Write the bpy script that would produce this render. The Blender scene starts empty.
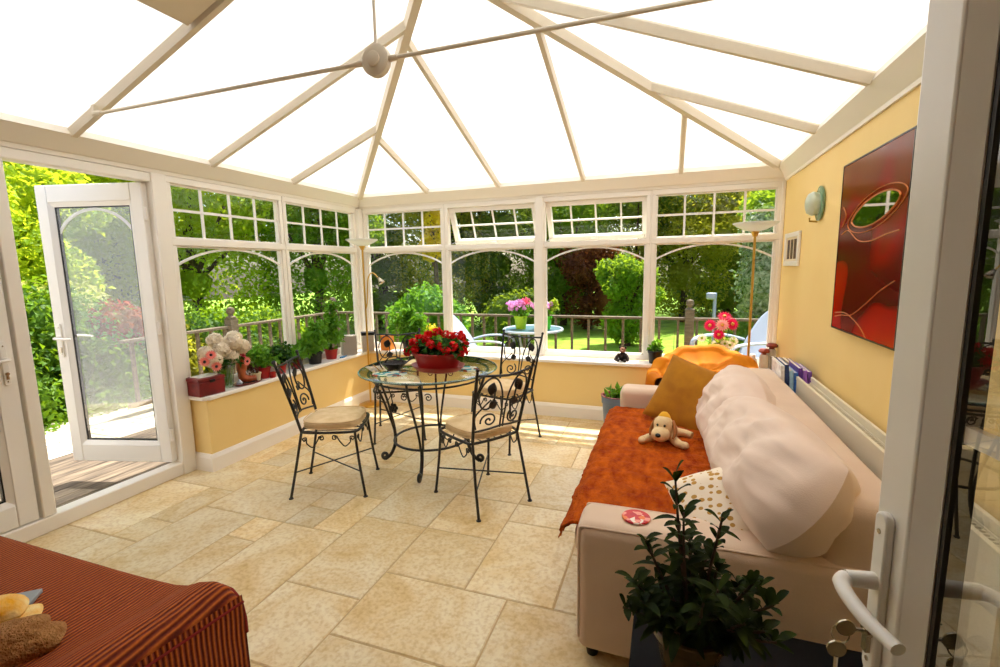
import bpy, math, random
import numpy as np
from mathutils import Matrix, Vector, noise
PI = math.pi
scene = bpy.context.scene
COL = scene.collection
rnd = random.Random(11)

# ------------------------------------------------------------------ colour and materials
def lin(c):
    c /= 255.0
    return c / 12.92 if c <= 0.04045 else ((c + 0.055) / 1.055) ** 2.4
def rgb(r, g, b): return (lin(r), lin(g), lin(b), 1.0)

def newmat(name):
    m = bpy.data.materials.new(name); m.use_nodes = True
    nt = m.node_tree; nt.nodes.clear()
    out = nt.nodes.new('ShaderNodeOutputMaterial')
    return m, nt, out
def N(nt, t, **k):
    n = nt.nodes.new(t)
    for a, b in k.items():
        if a.startswith('i_'): n.inputs[a[2:].replace('_', ' ')].default_value = b
        else: setattr(n, a, b)
    return n
def ramp(nt, src, stops):
    r = nt.nodes.new('ShaderNodeValToRGB')
    e = r.color_ramp.elements
    while len(e) < len(stops): e.new(0.5)
    for el, (p, c) in zip(e, stops): el.position = p; el.color = c
    nt.links.new(src, r.inputs['Fac']); return r
def pbr(name, col, rough=0.5, metal=0.0, spec=0.5, col2=None, scale=8.0, bump=0.0, bscale=40.0, detail=4.0, coat=0.0, trans=0.0, stretch=None, sheen=0.0, dist=None):
    m, nt, out = newmat(name); L = nt.links.new
    b = nt.nodes.new('ShaderNodeBsdfPrincipled'); L(b.outputs[0], out.inputs[0])
    b.inputs['Base Color'].default_value = col; b.inputs['Roughness'].default_value = rough
    b.inputs['Metallic'].default_value = metal; b.inputs['Specular IOR Level'].default_value = spec
    b.inputs['Coat Weight'].default_value = coat; b.inputs['Transmission Weight'].default_value = trans
    b.inputs['Sheen Weight'].default_value = sheen
    tc = nt.nodes.new('ShaderNodeTexCoord')
    vec = tc.outputs['Object']
    if stretch:
        mp = nt.nodes.new('ShaderNodeMapping'); mp.inputs['Scale'].default_value = stretch
        L(vec, mp.inputs[0]); vec = mp.outputs[0]
    if col2:
        n = N(nt, 'ShaderNodeTexNoise'); n.inputs['Scale'].default_value = scale; n.inputs['Detail'].default_value = detail
        L(vec, n.inputs['Vector'])
        r = ramp(nt, n.outputs['Fac'], [(0.32, col), (0.68, col2)]); L(r.outputs[0], b.inputs['Base Color'])
    if bump:
        n2 = N(nt, 'ShaderNodeTexNoise'); n2.inputs['Scale'].default_value = bscale; n2.inputs['Detail'].default_value = 3
        L(vec, n2.inputs['Vector'])
        bp = nt.nodes.new('ShaderNodeBump'); bp.inputs['Strength'].default_value = bump
        bp.inputs['Distance'].default_value = dist or 0.01
        L(n2.outputs['Fac'], bp.inputs['Height']); L(bp.outputs[0], b.inputs['Normal'])
    return m
def leafmat(name, c1, c2, tr, tmix=0.45, scale=3.0):
    m, nt, out = newmat(name); L = nt.links.new
    tc = nt.nodes.new('ShaderNodeTexCoord')
    n = N(nt, 'ShaderNodeTexNoise'); n.inputs['Scale'].default_value = scale; n.inputs['Detail'].default_value = 5
    L(tc.outputs['Object'], n.inputs['Vector'])
    r = ramp(nt, n.outputs['Fac'], [(0.35, c1), (0.65, c2)])
    b = nt.nodes.new('ShaderNodeBsdfPrincipled'); b.inputs['Roughness'].default_value = 0.55; b.inputs['Specular IOR Level'].default_value = 0.3
    L(r.outputs[0], b.inputs['Base Color'])
    t = nt.nodes.new('ShaderNodeBsdfTranslucent'); t.inputs[0].default_value = tr
    mx = nt.nodes.new('ShaderNodeMixShader'); mx.inputs[0].default_value = tmix
    L(b.outputs[0], mx.inputs[1]); L(t.outputs[0], mx.inputs[2]); L(mx.outputs[0], out.inputs[0])
    return m
def glassmat(name, tint=(1, 1, 1, 1), refl=1.0, tadd=0.0):
    # thin window pane: see-through sheet plus fresnel reflection
    m, nt, out = newmat(name); L = nt.links.new
    t = nt.nodes.new('ShaderNodeBsdfTransparent'); t.inputs[0].default_value = tint
    g = nt.nodes.new('ShaderNodeBsdfGlossy'); g.inputs['Roughness'].default_value = 0.0
    f = nt.nodes.new('ShaderNodeFresnel'); f.inputs[0].default_value = 1.5
    mu = nt.nodes.new('ShaderNodeMath'); mu.operation = 'MULTIPLY_ADD'; mu.inputs[1].default_value = refl; mu.inputs[2].default_value = tadd
    mx = nt.nodes.new('ShaderNodeMixShader')
    ge = nt.nodes.new('ShaderNodeNewGeometry'); fb = nt.nodes.new('ShaderNodeMath'); fb.operation = 'SUBTRACT'; fb.inputs[0].default_value = 1.0; fm = nt.nodes.new('ShaderNodeMath'); fm.operation = 'MULTIPLY'
    L(ge.outputs['Backfacing'], fb.inputs[1]); L(f.outputs[0], mu.inputs[0]); L(mu.outputs[0], fm.inputs[0]); L(fb.outputs[0], fm.inputs[1]); L(fm.outputs[0], mx.inputs[0]); L(t.outputs[0], mx.inputs[1]); L(g.outputs[0], mx.inputs[2]); L(mx.outputs[0], out.inputs[0])
    return m

M = {}
M['upvc'] = pbr('white_plastic_frame', rgb(240, 234, 222), 0.35)
M['upvc2'] = pbr('white_plastic_door', rgb(240, 236, 228), 0.32)
M['beam'] = pbr('cream_roof_cladding', rgb(236, 229, 214), 0.4)
M['rafter'] = pbr('cream_rafter_cladding', rgb(216, 204, 180), 0.45)
M['wall'] = pbr('yellow_wall_paint', rgb(243, 213, 144), 0.7, col2=rgb(240, 207, 134), scale=2.0, bump=0.05, bscale=120)
M['skirt'] = pbr('white_gloss_paint', rgb(245, 238, 226), 0.3)
M['sill'] = pbr('white_sill_board', rgb(246, 240, 230), 0.25)
M['gasket'] = pbr('black_rubber', rgb(14, 14, 16), 0.5)
M['glass'] = glassmat('clear_pane', (0.98, 0.99, 0.98, 1), 0.6)
M['doorglass'] = glassmat('coated_double_glazing', (0.95, 0.96, 0.96, 1), 1.8, 0.05)
M['iron'] = pbr('black_wrought_iron', rgb(16, 16, 20), 0.42, spec=0.6)
M['cush'] = pbr('cream_seat_fabric', rgb(232, 205, 160), 0.85, col2=rgb(214, 182, 132), scale=14, bump=0.15, bscale=180)
M['chrome'] = pbr('polished_metal', rgb(190, 180, 160), 0.2, metal=1.0)
M['brass'] = pbr('brushed_brass', rgb(214, 172, 84), 0.3, metal=0.9)
M['terracotta'] = pbr('terracotta', rgb(182, 66, 36), 0.6, col2=rgb(160, 50, 28), scale=12)
M['redclay'] = pbr('red_glazed_clay', rgb(176, 20, 16), 0.35, col2=rgb(150, 14, 14), scale=6)
M['blackpot'] = pbr('black_plastic_pot', rgb(16, 16, 18), 0.45)
M['white'] = pbr('white_ceramic', rgb(240, 236, 228), 0.25)
M['soil'] = pbr('dark_soil', rgb(40, 26, 18), 0.95, bump=0.6, bscale=60)
M['wood'] = pbr('weathered_rail_wood', rgb(132, 116, 90), 0.8, col2=rgb(92, 78, 60), scale=6, stretch=(1, 1, 8))
M['bark'] = pbr('tree_bark', rgb(92, 70, 50), 0.9, col2=rgb(60, 44, 32), scale=9, bump=0.5, bscale=20)
M['resin'] = pbr('white_resin_furniture', rgb(160, 172, 190), 0.45)
M['mirror'] = pbr('mirror_glass', rgb(225, 225, 225), 0.02, metal=1.0)

# ------------------------------------------------------------------ mesh builder
class MB:
    def __init__(s): s.v = []; s.f = []
    def add(s, vs, fs, Mx=None):
        n = len(s.v)
        if Mx is not None: vs = [Mx @ Vector(q) for q in vs]
        s.v += [tuple(q) for q in vs]; s.f += [tuple(i + n for i in f) for f in fs]; return s
    def box(s, x0, x1, y0, y1, z0, z1, Mx=None):
        x0, x1 = min(x0, x1), max(x0, x1); y0, y1 = min(y0, y1), max(y0, y1); z0, z1 = min(z0, z1), max(z0, z1)
        vs = [(x0, y0, z0), (x1, y0, z0), (x1, y1, z0), (x0, y1, z0), (x0, y0, z1), (x1, y0, z1), (x1, y1, z1), (x0, y1, z1)]
        fs = [(0, 3, 2, 1), (4, 5, 6, 7), (0, 1, 5, 4), (1, 2, 6, 5), (2, 3, 7, 6), (3, 0, 4, 7)]
        return s.add(vs, fs, Mx)
    def bar(s, a, b, w, h, up=(0, 0, 1)):
        # rectangular bar from a to b; w across, h along 'up'
        a = Vector(a); b = Vector(b); d = (b - a).normalized(); up = Vector(up)
        side = d.cross(up).normalized(); u2 = side.cross(d).normalized()
        vs = []
        for p in (a, b):
            for i, j in ((-1, -1), (1, -1), (1, 1), (-1, 1)): vs.append(p + side * (w / 2 * i) + u2 * (h / 2 * j))
        fs = [(0, 1, 2, 3), (7, 6, 5, 4), (0, 4, 5, 1), (1, 5, 6, 2), (2, 6, 7, 3), (3, 7, 4, 0)]
        return s.add(vs, fs)
    def prism(s, poly, d0, d1, Mx=None):
        # poly in local xy, extruded in z
        n = len(poly)
        vs = [(x, y, d0) for x, y in poly] + [(x, y, d1) for x, y in poly]
        fs = [tuple(range(n))[::-1], tuple(range(n, 2 * n))] + [(i, (i + 1) % n, n + (i + 1) % n, n + i) for i in range(n)]
        return s.add(vs, fs, Mx)
    def tube(s, pts, r, n=8, closed=False, flat=1.0):
        P = [Vector(p) for p in pts]; m = len(P)
        rs = r if isinstance(r, (list, tuple)) else [r] * m
        base = len(s.v); prev = None
        for i, p in enumerate(P):
            if closed: t = P[(i + 1) % m] - P[i - 1]
            else: t = P[min(i + 1, m - 1)] - P[max(i - 1, 0)]
            if t.length < 1e-9: t = Vector((0, 0, 1))
            t.normalize()
            if prev is None:
                a = Vector((0, 0, 1)) if abs(t.z) < 0.9 else Vector((1, 0, 0))
                prev = t.cross(a).normalized()
            else:
                q = prev - t * prev.dot(t)
                prev = q.normalized() if q.length > 1e-6 else t.orthogonal().normalized()
            b2 = t.cross(prev)
            for k in range(n):
                a = 2 * PI * k / n
                s.v.append(tuple(p + (prev * math.cos(a) + b2 * math.sin(a) * flat) * rs[i]))
        for i in range(m if closed else m - 1):
            j = (i + 1) % m
            for k in range(n):
                s.f.append((base + i * n + k, base + i * n + (k + 1) % n, base + j * n + (k + 1) % n, base + j * n + k))
        if not closed:
            s.f.append(tuple(base + k for k in range(n))[::-1]); s.f.append(tuple(base + (m - 1) * n + k for k in range(n)))
        return s
    def lathe(s, prof, n=24, Mx=None, sx=1.0, sy=1.0, cap=True):
        vs = []; fs = []
        for r, z in prof:
            for k in range(n):
                a = 2 * PI * k / n; vs.append((r * math.cos(a) * sx, r * math.sin(a) * sy, z))
        for i in range(len(prof) - 1):
            for k in range(n):
                fs.append((i * n + k, i * n + (k + 1) % n, (i + 1) * n + (k + 1) % n, (i + 1) * n + k))
        if cap:
            fs.append(tuple(range(n))[::-1]); fs.append(tuple((len(prof) - 1) * n + k for k in range(n)))
        return s.add(vs, fs, Mx)
    def ell(s, c, r, n=16, m=10, Mx=None, disp=None):
        vs = []; fs = []
        if not isinstance(r, (tuple, list)): r = (r, r, r)
        for i in range(m + 1):
            th = PI * i / m
            for k in range(n):
                a = 2 * PI * k / n
                d = Vector((math.sin(th) * math.cos(a), math.sin(th) * math.sin(a), math.cos(th)))
                q = disp(d) if disp else 1.0
                vs.append((c[0] + d.x * r[0] * q, c[1] + d.y * r[1] * q, c[2] + d.z * r[2] * q))
        for i in range(m):
            for k in range(n):
                fs.append((i * n + k, (i + 1) * n + k, (i + 1) * n + (k + 1) % n, i * n + (k + 1) % n))
        return s.add(vs, fs, Mx)
    def grid(s, fn, nu, nv, Mx=None, close_u=False):
        vs = [fn(i / (nu if close_u else nu - 1), j / (nv - 1)) for j in range(nv) for i in range(nu)]
        fs = []
        for j in range(nv - 1):
            for i in range(nu if close_u else nu - 1):
                i2 = (i + 1) % nu
                fs.append((j * nu + i, j * nu + i2, (j + 1) * nu + i2, (j + 1) * nu + i))
        return s.add(vs, fs, Mx)
    def build(s, name, mat, parent=None, bevel=0.0, smooth=True, thick=0.0, angle=40, sub=0):
        me = bpy.data.meshes.new(name); me.from_pydata(s.v, [], s.f); me.validate(); me.update()
        me.materials.append(mat)
        o = bpy.data.objects.new(name, me); COL.objects.link(o)
        if smooth:
            me.polygons.foreach_set('use_smooth', [True] * len(me.polygons)); me.set_sharp_from_angle(angle=math.radians(angle))
        if parent: o.parent = parent
        if thick:
            md = o.modifiers.new('thickness', 'SOLIDIFY'); md.thickness = thick; md.offset = 0
        if bevel:
            md = o.modifiers.new('bevel', 'BEVEL'); md.width = bevel; md.segments = 2; md.limit_method = 'ANGLE'; md.angle_limit = math.radians(35)
        if sub:
            md = o.modifiers.new('subdivision', 'SUBSURF'); md.levels = sub; md.render_levels = sub
        return o

def tag(o, label=None, cat=None, group=None, kind=None):
    if label: o['label'] = label
    if cat: o['category'] = cat
    if group: o['group'] = group
    if kind: o['kind'] = kind
    return o
def thing(name, label, cat, loc=(0, 0, 0), rz=0.0, group=None):
    o = bpy.data.objects.new(name, None); COL.objects.link(o)
    o.empty_display_size = 0.05; o.location = loc; o.rotation_euler = (0, 0, rz)
    return tag(o, label, cat, group)
def struct(name):
    o = bpy.data.objects.new(name, None); COL.objects.link(o); o.empty_display_size = 0.05; o['kind'] = 'structure'; return o
def S(o): o['kind'] = 'structure'; return o
def copy_tree(o, parent=None):
    c = o.copy(); COL.objects.link(c)
    if parent: c.parent = parent
    for ch in list(o.children): copy_tree(ch, c)
    return c
def rot(ax, deg): return Matrix.Rotation(math.radians(deg), 4, ax)
def T(x, y, z): return Matrix.Translation((x, y, z))
def arc(c, r, a0, a1, n, f):
    return [f(c[0] + r * math.cos(math.radians(a0 + (a1 - a0) * i / n)), c[1] + r * math.sin(math.radians(a0 + (a1 - a0) * i / n))) for i in range(n + 1)]
def spiral(c, r0, r1, a0, turns, n=22):
    return [(c[0] + (r0 + (r1 - r0) * i / n) * math.cos(math.radians(a0 + 360 * turns * i / n)), c[1] + (r0 + (r1 - r0) * i / n) * math.sin(math.radians(a0 + 360 * turns * i / n))) for i in range(n + 1)]
def catmull(P, k=6):
    P = [Vector(p) for p in P]; out = []
    for i in range(len(P) - 1):
        p0 = P[max(i - 1, 0)]; p1 = P[i]; p2 = P[i + 1]; p3 = P[min(i + 2, len(P) - 1)]
        for j in range(k):
            t = j / k
            out.append(0.5 * ((2 * p1) + (p2 - p0) * t + (2 * p0 - 5 * p1 + 4 * p2 - p3) * t * t + (3 * p1 - p0 - 3 * p2 + p3) * t ** 3))
    out.append(P[-1]); return out

def leaves(name, mat, pts, nrm, size, parent=None, asp=0.5, rs=1, jit=0.9, thick=0):
    """one mesh of pointed folded leaves at pts (n,3); nrm (n,3) outward bias"""
    R = np.random.RandomState(rs); pts = np.asarray(pts, float); n = len(pts)
    d = R.normal(size=(n, 3)) * jit + np.asarray(nrm) ; d /= np.linalg.norm(d, axis=1)[:, None] + 1e-9
    t = R.normal(size=(n, 3)); t -= d * (t * d).sum(1)[:, None]; t /= np.linalg.norm(t, axis=1)[:, None] + 1e-9
    sd = np.cross(d, t)
    sz = size * (0.6 + 0.8 * R.rand(n))[:, None]
    fold = 0.18
    a = pts; b = pts + t * sz * 0.45 + sd * sz * asp * 0.5 + d * sz * fold; c = pts + t * sz - d * sz * 0.12; e = pts + t * sz * 0.45 - sd * sz * asp * 0.5 + d * sz * fold
    V = np.stack([a, b, c, e], 1).reshape(-1, 3)
    me = bpy.data.meshes.new(name)
    me.vertices.add(4 * n); me.vertices.foreach_set('co', V.astype(np.float32).ravel())
    idx = np.arange(n) * 4
    F = np.stack([idx, idx + 1, idx + 2, idx, idx + 2, idx + 3], 1).reshape(-1)
    me.loops.add(6 * n); me.loops.foreach_set('vertex_index', F.astype(np.int32))
    me.polygons.add(2 * n); me.polygons.foreach_set('loop_start', (np.arange(2 * n) * 3).astype(np.int32))
    me.update(calc_edges=True); me.validate()
    me.materials.append(mat)
    o = bpy.data.objects.new(name, me); COL.objects.link(o)
    if parent: o.parent = parent
    return o
def blob_pts(blobs, n, rs=1, shell=0.25):
    """random points in the outer shell of ellipsoids (cx,cy,cz,rx,ry,rz)"""
    R = np.random.RandomState(rs); B = np.array(blobs, float)
    w = (B[:, 3] * B[:, 4] + B[:, 4] * B[:, 5] + B[:, 3] * B[:, 5]); w /= w.sum()
    k = R.choice(len(B), n, p=w)
    d = R.normal(size=(n, 3)); d /= np.linalg.norm(d, axis=1)[:, None]
    rr = 1 - shell * R.rand(n) ** 1.5 + 0.1 * R.normal(size=n) * shell
    return B[k, :3] + d * B[k, 3:] * rr[:, None], d

# ================================================================== THE ROOM
W = 4.13; YB = -4.72           # right wall plane, house wall plane
E0, E1, RZ, RX, RY = 2.10, 2.21, 2.985, 2.065, -2.178   # eaves, roof foot, ridge height, ridge line x, hip apex y
FI = 0.09                      # rafter foot inset from the frame

# travertine floor: slabs of mixed sizes with open grout joints
def floor_mat():
    m, nt, out = newmat('travertine_slabs'); L = nt.links.new
    b = nt.nodes.new('ShaderNodeBsdfPrincipled'); L(b.outputs[0], out.inputs[0])
    tc = nt.nodes.new('ShaderNodeTexCoord'); at = N(nt, 'ShaderNodeAttribute', attribute_name='slab')
    ad = N(nt, 'ShaderNodeVectorMath', operation='MULTIPLY_ADD'); ad.inputs[1].default_value = (7, 5, 3)
    L(at.outputs['Color'], ad.inputs[0]); L(tc.outputs['Object'], ad.inputs[2])
    n1 = N(nt, 'ShaderNodeTexNoise'); n1.inputs['Scale'].default_value = 2.6; n1.inputs['Detail'].default_value = 6; n1.inputs['Roughness'].default_value = 0.65; n1.inputs['Distortion'].default_value = 0.8
    L(ad.outputs[0], n1.inputs['Vector'])
    r1 = ramp(nt, n1.outputs['Fac'], [(0.25, rgb(212, 180, 124)), (0.42, rgb(230, 206, 160)), (0.55, rgb(240, 224, 188)), (0.75, rgb(248, 238, 212))])
    n2 = N(nt, 'ShaderNodeTexNoise'); n2.inputs['Scale'].default_value = 55; n2.inputs['Detail'].default_value = 8
    L(ad.outputs[0], n2.inputs['Vector'])
    r2 = ramp(nt, n2.outputs['Fac'], [(0.34, rgb(196, 164, 112)), (0.56, (1, 1, 1, 1))])
    mx = N(nt, 'ShaderNodeMix', data_type='RGBA', blend_type='MULTIPLY'); mx.inputs[0].default_value = 0.35
    L(r1.outputs[0], mx.inputs[6]); L(r2.outputs[0], mx.inputs[7])
    sh = N(nt, 'ShaderNodeSeparateColor'); L(at.outputs['Color'], sh.inputs[0])
    mr = N(nt, 'ShaderNodeMapRange'); mr.inputs[3].default_value = 0.78; mr.inputs[4].default_value = 1.04; L(sh.outputs[0], mr.inputs[0])
    hs = N(nt, 'ShaderNodeHueSaturation'); L(mx.outputs[2], hs.inputs['Color']); L(mr.outputs[0], hs.inputs['Value'])
    hs.inputs['Saturation'].default_value = 1.15
    L(hs.outputs[0], b.inputs['Base Color']); b.inputs['Roughness'].default_value = 0.42
    bp = N(nt, 'ShaderNodeBump'); bp.inputs['Strength'].default_value = 0.25; bp.inputs['Distance'].default_value = 0.004
    L(n2.outputs['Fac'], bp.inputs['Height']); L(bp.outputs[0], b.inputs['Normal'])
    return m
def make_floor():
    mod = 0.205; nx, ny = 21, 25; x0, y0 = -0.04, -5.0
    R = random.Random(5); used = [[False] * ny for _ in range(nx)]; rects = []
    sizes = [(3, 2), (2, 3), (2, 2), (3, 3), (2, 1), (1, 2), (4, 2), (2, 4), (1, 1)]; wts = [7, 6, 7, 3, 1, 1, 2, 2, 1]
    for j in range(ny):
        for i in range(nx):
            if used[i][j]: continue
            opt = [(s, w) for s, w in zip(sizes, wts) if i + s[0] <= nx and j + s[1] <= ny and not any(used[a][b] for a in range(i, i + s[0]) for b in range(j, j + s[1]))]
            s = R.choices([o[0] for o in opt], [o[1] for o in opt])[0] if opt else (1, 1)
            for a in range(i, i + s[0]):
                for b in range(j, j + s[1]): used[a][b] = True
            rects.append((i, j, s[0], s[1]))
    v = []; f = []; c = []
    g = 0.0035
    for i, j, a, b in rects:
        X0, X1, Y0, Y1 = x0 + i * mod + g, x0 + (i + a) * mod - g, y0 + j * mod + g, y0 + (j + b) * mod - g
        n = len(v); e = 0.004; col = (R.random(), R.random(), R.random(), 1)
        for ins, z in ((0, -0.006), (0, -0.003), (e, 0.0)):
            v += [(X0 + ins, Y0 + ins, z), (X1 - ins, Y0 + ins, z), (X1 - ins, Y1 - ins, z), (X0 + ins, Y1 - ins, z)]
        f.append((n + 8, n + 9, n + 10, n + 11)); c.append(col)
        for r in (0, 4):
            for k in range(4): f.append((n + r + k, n + r + (k + 1) % 4, n + r + 4 + (k + 1) % 4, n + r + 4 + k)); c.append(col)
    me = bpy.data.meshes.new('floor'); me.from_pydata(v, [], f); me.update()
    at = me.attributes.new('slab', 'FLOAT_COLOR', 'FACE')
    at.data.foreach_set('color', [q for cc in c for q in cc])
    me.materials.append(floor_mat())
    o = bpy.data.objects.new('floor', me); COL.objects.link(o); S(o)
    gr = MB().box(-0.3, 4.5, -6.4, 0.3, -0.15, -0.0035).build('grout', pbr('grout', rgb(196, 168, 122), 0.9), o, smooth=False)
make_floor()

# dwarf walls, right wall, house wall
o = MB().prism([(-0.22, -2.14), (0.16, -2.14), (0.16, -0.16), (4.13, -0.16), (4.13, 0.24), (-0.22, 0.24)], 0, 0.53).build('wall_left_and_back', M['wall'], smooth=False)
o.name = 'wall_back'; S(o)
S(MB().box(W, W + 0.3, YB, 0.24, 0, 2.35).build('wall_right', M['wall'], smooth=False))
hw = MB()
hw.box(-0.22, 2.72, YB - 0.25, YB, 0, 2.2); hw.box(3.72, W + 0.3, YB - 0.25, YB, 0, 2.2); hw.box(2.72, 3.72, YB - 0.25, YB, 2.12, 2.2)
hw.add([(-0.22, YB, 2.2), (4.43, YB, 2.2), (4.2, YB, 2.35), (RX, YB, 3.12), (-0.1, YB, 2.35), (-0.22, YB - .25, 2.2), (4.43, YB - .25, 2.2), (4.2, YB - .25, 2.35), (RX, YB - .25, 3.12), (-0.1, YB - .25, 2.35)],
       [(0, 1, 2, 3, 4), (9, 8, 7, 6, 5), (0, 5, 6, 1), (1, 6, 7, 2), (2, 7, 8, 3), (3, 8, 9, 4), (4, 9, 5, 0)])
S(hw.build('wall_front', pbr('unseen_wall_fill_cut', rgb(120, 78, 52), .9), smooth=False))  # unseen house wall, made dark brown to cut fill light near the camera
hall = MB(); hall.box(2.0, 4.4, -6.5, -6.4, 0, 2.4); hall.box(1.9, 2.0, -6.5, YB - .25, 0, 2.4); hall.box(4.4, 4.5, -6.5, YB - .25, 0, 2.4); hall.box(1.9, 4.5, -6.5, YB - .25, 2.4, 2.5)
S(hall.build('wall_hall', pbr('hall_paint', rgb(90, 66, 46), 0.8), smooth=False))
fr = MB(); fr.box(2.72, 2.78, YB - .1, YB + .02, 0, 2.12); fr.box(3.66, 3.72, YB - .1, YB + .02, 0, 2.12); fr.box(2.72, 3.72, YB - .1, YB + .02, 2.06, 2.12)
S(fr.build('trim_1', M['upvc'], bevel=0.005))

ho = MB(); ho.box(-9, -0.22, YB - .3, YB - .05, -.4, 5.2); ho.box(4.43, 9, YB - .3, YB - .05, -.4, 5.2)
S(ho.build('wall_outside', pbr('white_render', rgb(214, 214, 218), .9, bump=.3, bscale=60), smooth=False))
# skirting with a moulded top
def skirt(name, a, b, nrm):
    a = Vector((*a, 0)); b = Vector((*b, 0)); n = Vector((*nrm, 0)); prof = [(0, 0), (0.018, 0), (0.018, 0.10), (0.012, 0.115), (0.007, 0.128), (0, 0.13)]
    vs = [tuple(p + n * d + Vector((0, 0, z))) for p in (a, b) for d, z in prof]; k = len(prof)
    fs = [tuple(range(k)), tuple(range(k, 2 * k))[::-1]] + [(i, k + i, k + (i + 1) % k, (i + 1) % k) for i in range(k)]
    return S(MB().add(vs, fs).build(name, M['skirt'], angle=20))
skirt('baseboard_left', (0.16, -2.158), (0.16, -0.16), (1, 0)); skirt('baseboard_left_end', (0.0, -2.14), (0.16, -2.14), (0, -1)).name = 'baseboard_doorside'
skirt('baseboard_back', (0.16, -0.16), (W, -0.16), (0, -1)); skirt('baseboard_right', (W, -0.16), (W, YB), (-1, 0))
# sill board: one L shaped board on the dwarf walls
S(MB().prism([(0.0, -2.165), (0.15, -2.165), (0.185, -2.13), (0.185, -0.185), (W, -0.185), (W, 0.0), (0.0, 0.0)], 0.53, 0.56).build('window_sill', M['sill'], bevel=0.006, smooth=False)).name = 'trim_2'

L90 = rot('Z', 90)
ID = Matrix.Identity(4)
GZ0, GZ1, TZ0, TZ1 = 0.61, 1.63, 1.68, 2.055
def arch_pts(s0, s1, z_spring, z_peak, d):
    c = (s0 + s1) / 2; h = (s1 - s0) / 2; r = ((z_peak - z_spring) ** 2 + h * h) / (2 * (z_peak - z_spring)); zc = z_peak - r
    a = math.asin(h / r); return [(c + r * math.sin(-a + 2 * a * i / 24), d, zc + r * math.cos(-a + 2 * a * i / 24)) for i in range(25)]
def flat_strip(mb, pts, w, t):
    # bar of flat section following pts in an s-z plane
    for p, q in zip(pts[:-1], pts[1:]): mb.bar(p, q, t, w, up=Vector((0, 0, 1)) if abs((Vector(q) - Vector(p)).normalized().z) < 0.8 else Vector((1, 0, 0)))
def window(idx, s0, s1, Mx, sash=False):
    root = struct('window_%d' % idx)
    f = MB(); t0, t1 = -0.0, 0.07
    f.box(s0 - 0.035, s1 + 0.035, t0, t1, 0.56, GZ0); f.box(s0 - 0.035, s1 + 0.035, t0 - 0.004, t1, GZ1, TZ0); f.box(s0 - 0.035, s1 + 0.035, t0, t1, TZ1, 2.1)
    for a, b in ((s0 - 0.035, s0), (s1, s1 + 0.035)): f.box(a, b, t0 + 0.002, t1, GZ0, GZ1); f.box(a, b, t0 + 0.002, t1, TZ0, TZ1)
    # inner beads
    for z0, z1 in ((GZ0, GZ1),) + (() if sash else ((TZ0, TZ1),)):
        f.box(s0, s1, 0.016, 0.05, z0, z0 + 0.012); f.box(s0, s1, 0.016, 0.05, z1 - 0.012, z1); f.box(s0, s0 + 0.012, 0.016, 0.05, z0, z1); f.box(s1 - 0.012, s1, 0.016, 0.05, z0, z1)
    f.v = [tuple(Mx @ Vector(q)) for q in f.v]; f.build('window_frame', M['upvc'], root, bevel=0.004)
    g = MB().box(s0 + .004, s1 - .004, 0.032, 0.036, GZ0 + .004, GZ1 - .004); g.v = [tuple(Mx @ Vector(q)) for q in g.v]; g.build('pane', M['glass'], root, smooth=False)
    a = MB(); flat_strip(a, arch_pts(s0 + .01, s1 - .01, 1.495, 1.615, 0.034), 0.016, 0.012); a.v = [tuple(Mx @ Vector(q)) for q in a.v]; a.build('arched_bar', M['upvc2'], root)
    if not sash:
        b = MB()
        for k in (1, 2, 3): x = s0 + (s1 - s0) * k / 4; b.box(x - .009, x + .009, 0.028, 0.040, TZ0, TZ1)
        zm = (TZ0 + TZ1) / 2 + .01; b.box(s0, s1, 0.0275, 0.0405, zm - .009, zm + .009)
        b.v = [tuple(Mx @ Vector(q)) for q in b.v]; b.build('glazing_bars', M['upvc2'], root, smooth=False)
        g = MB().box(s0 + .004, s1 - .004, 0.032, 0.036, TZ0 + .004, TZ1 - .004); g.v = [tuple(Mx @ Vector(q)) for q in g.v]; g.build('pane', M['glass'], root, smooth=False)
    else:
        # top hung sash tilted open to the outside
        H = TZ1 - TZ0 + 0.02; Q = Mx @ T(0, 0.05, TZ1 + 0.005) @ rot('X', 24)
        s = MB(); fw = 0.045; a0, a1 = s0 - 0.002, s1 + 0.002
        s.box(a0, a1, -0.02, 0.04, -fw, 0, Q); s.box(a0, a1, -0.02, 0.04, -H, -H + fw, Q); s.box(a0, a0 + fw, -0.019, 0.039, -H + fw, -fw, Q); s.box(a1 - fw, a1, -0.019, 0.039, -H + fw, -fw, Q)
        so = s.build('opening_sash', M['upvc2'], root, bevel=0.004)
        b = MB()
        for k in (1, 2, 3): x = a0 + (a1 - a0) * k / 4; b.box(x - .008, x + .008, 0.004, 0.016, -H + fw, -fw, Q)
        b.box(a0 + fw, a1 - fw, 0.0035, 0.0165, -H / 2 - .008, -H / 2 + .008, Q); b.build('glazing_bars', M['upvc2'], so, smooth=False)
        MB().box(a0 + fw, a1 - fw, 0.008, 0.012, -H + fw, -fw, Q).build('pane', M['glass'], so, smooth=False)
        c = (a0 + a1) / 2
        h = MB(); h.box(c - .012, c + .012, -.028, -.018, -H + .005, -H + .04, Q); h.box(c - .05, c + .012, -.045, -.03, -H + .015, -H + .028, Q); h.build('handle', M['upvc2'], so, bevel=0.003)
        st = MB(); st.tube([Mx @ Vector((s0 + .02, 0.04, TZ0 + .01)), Q @ Vector((s0 + .02, -.0, -H + .03))], 0.004, 6); st.tube([Mx @ Vector((s1 - .02, 0.04, TZ0 + .01)), Q @ Vector((s1 - .02, -.0, -H + .03))], 0.004, 6)
        st.build('stay', M['chrome'], root)
    return root
window(1, -2.115, -1.148, L90); window(2, -1.065, -0.10, L90)
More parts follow.
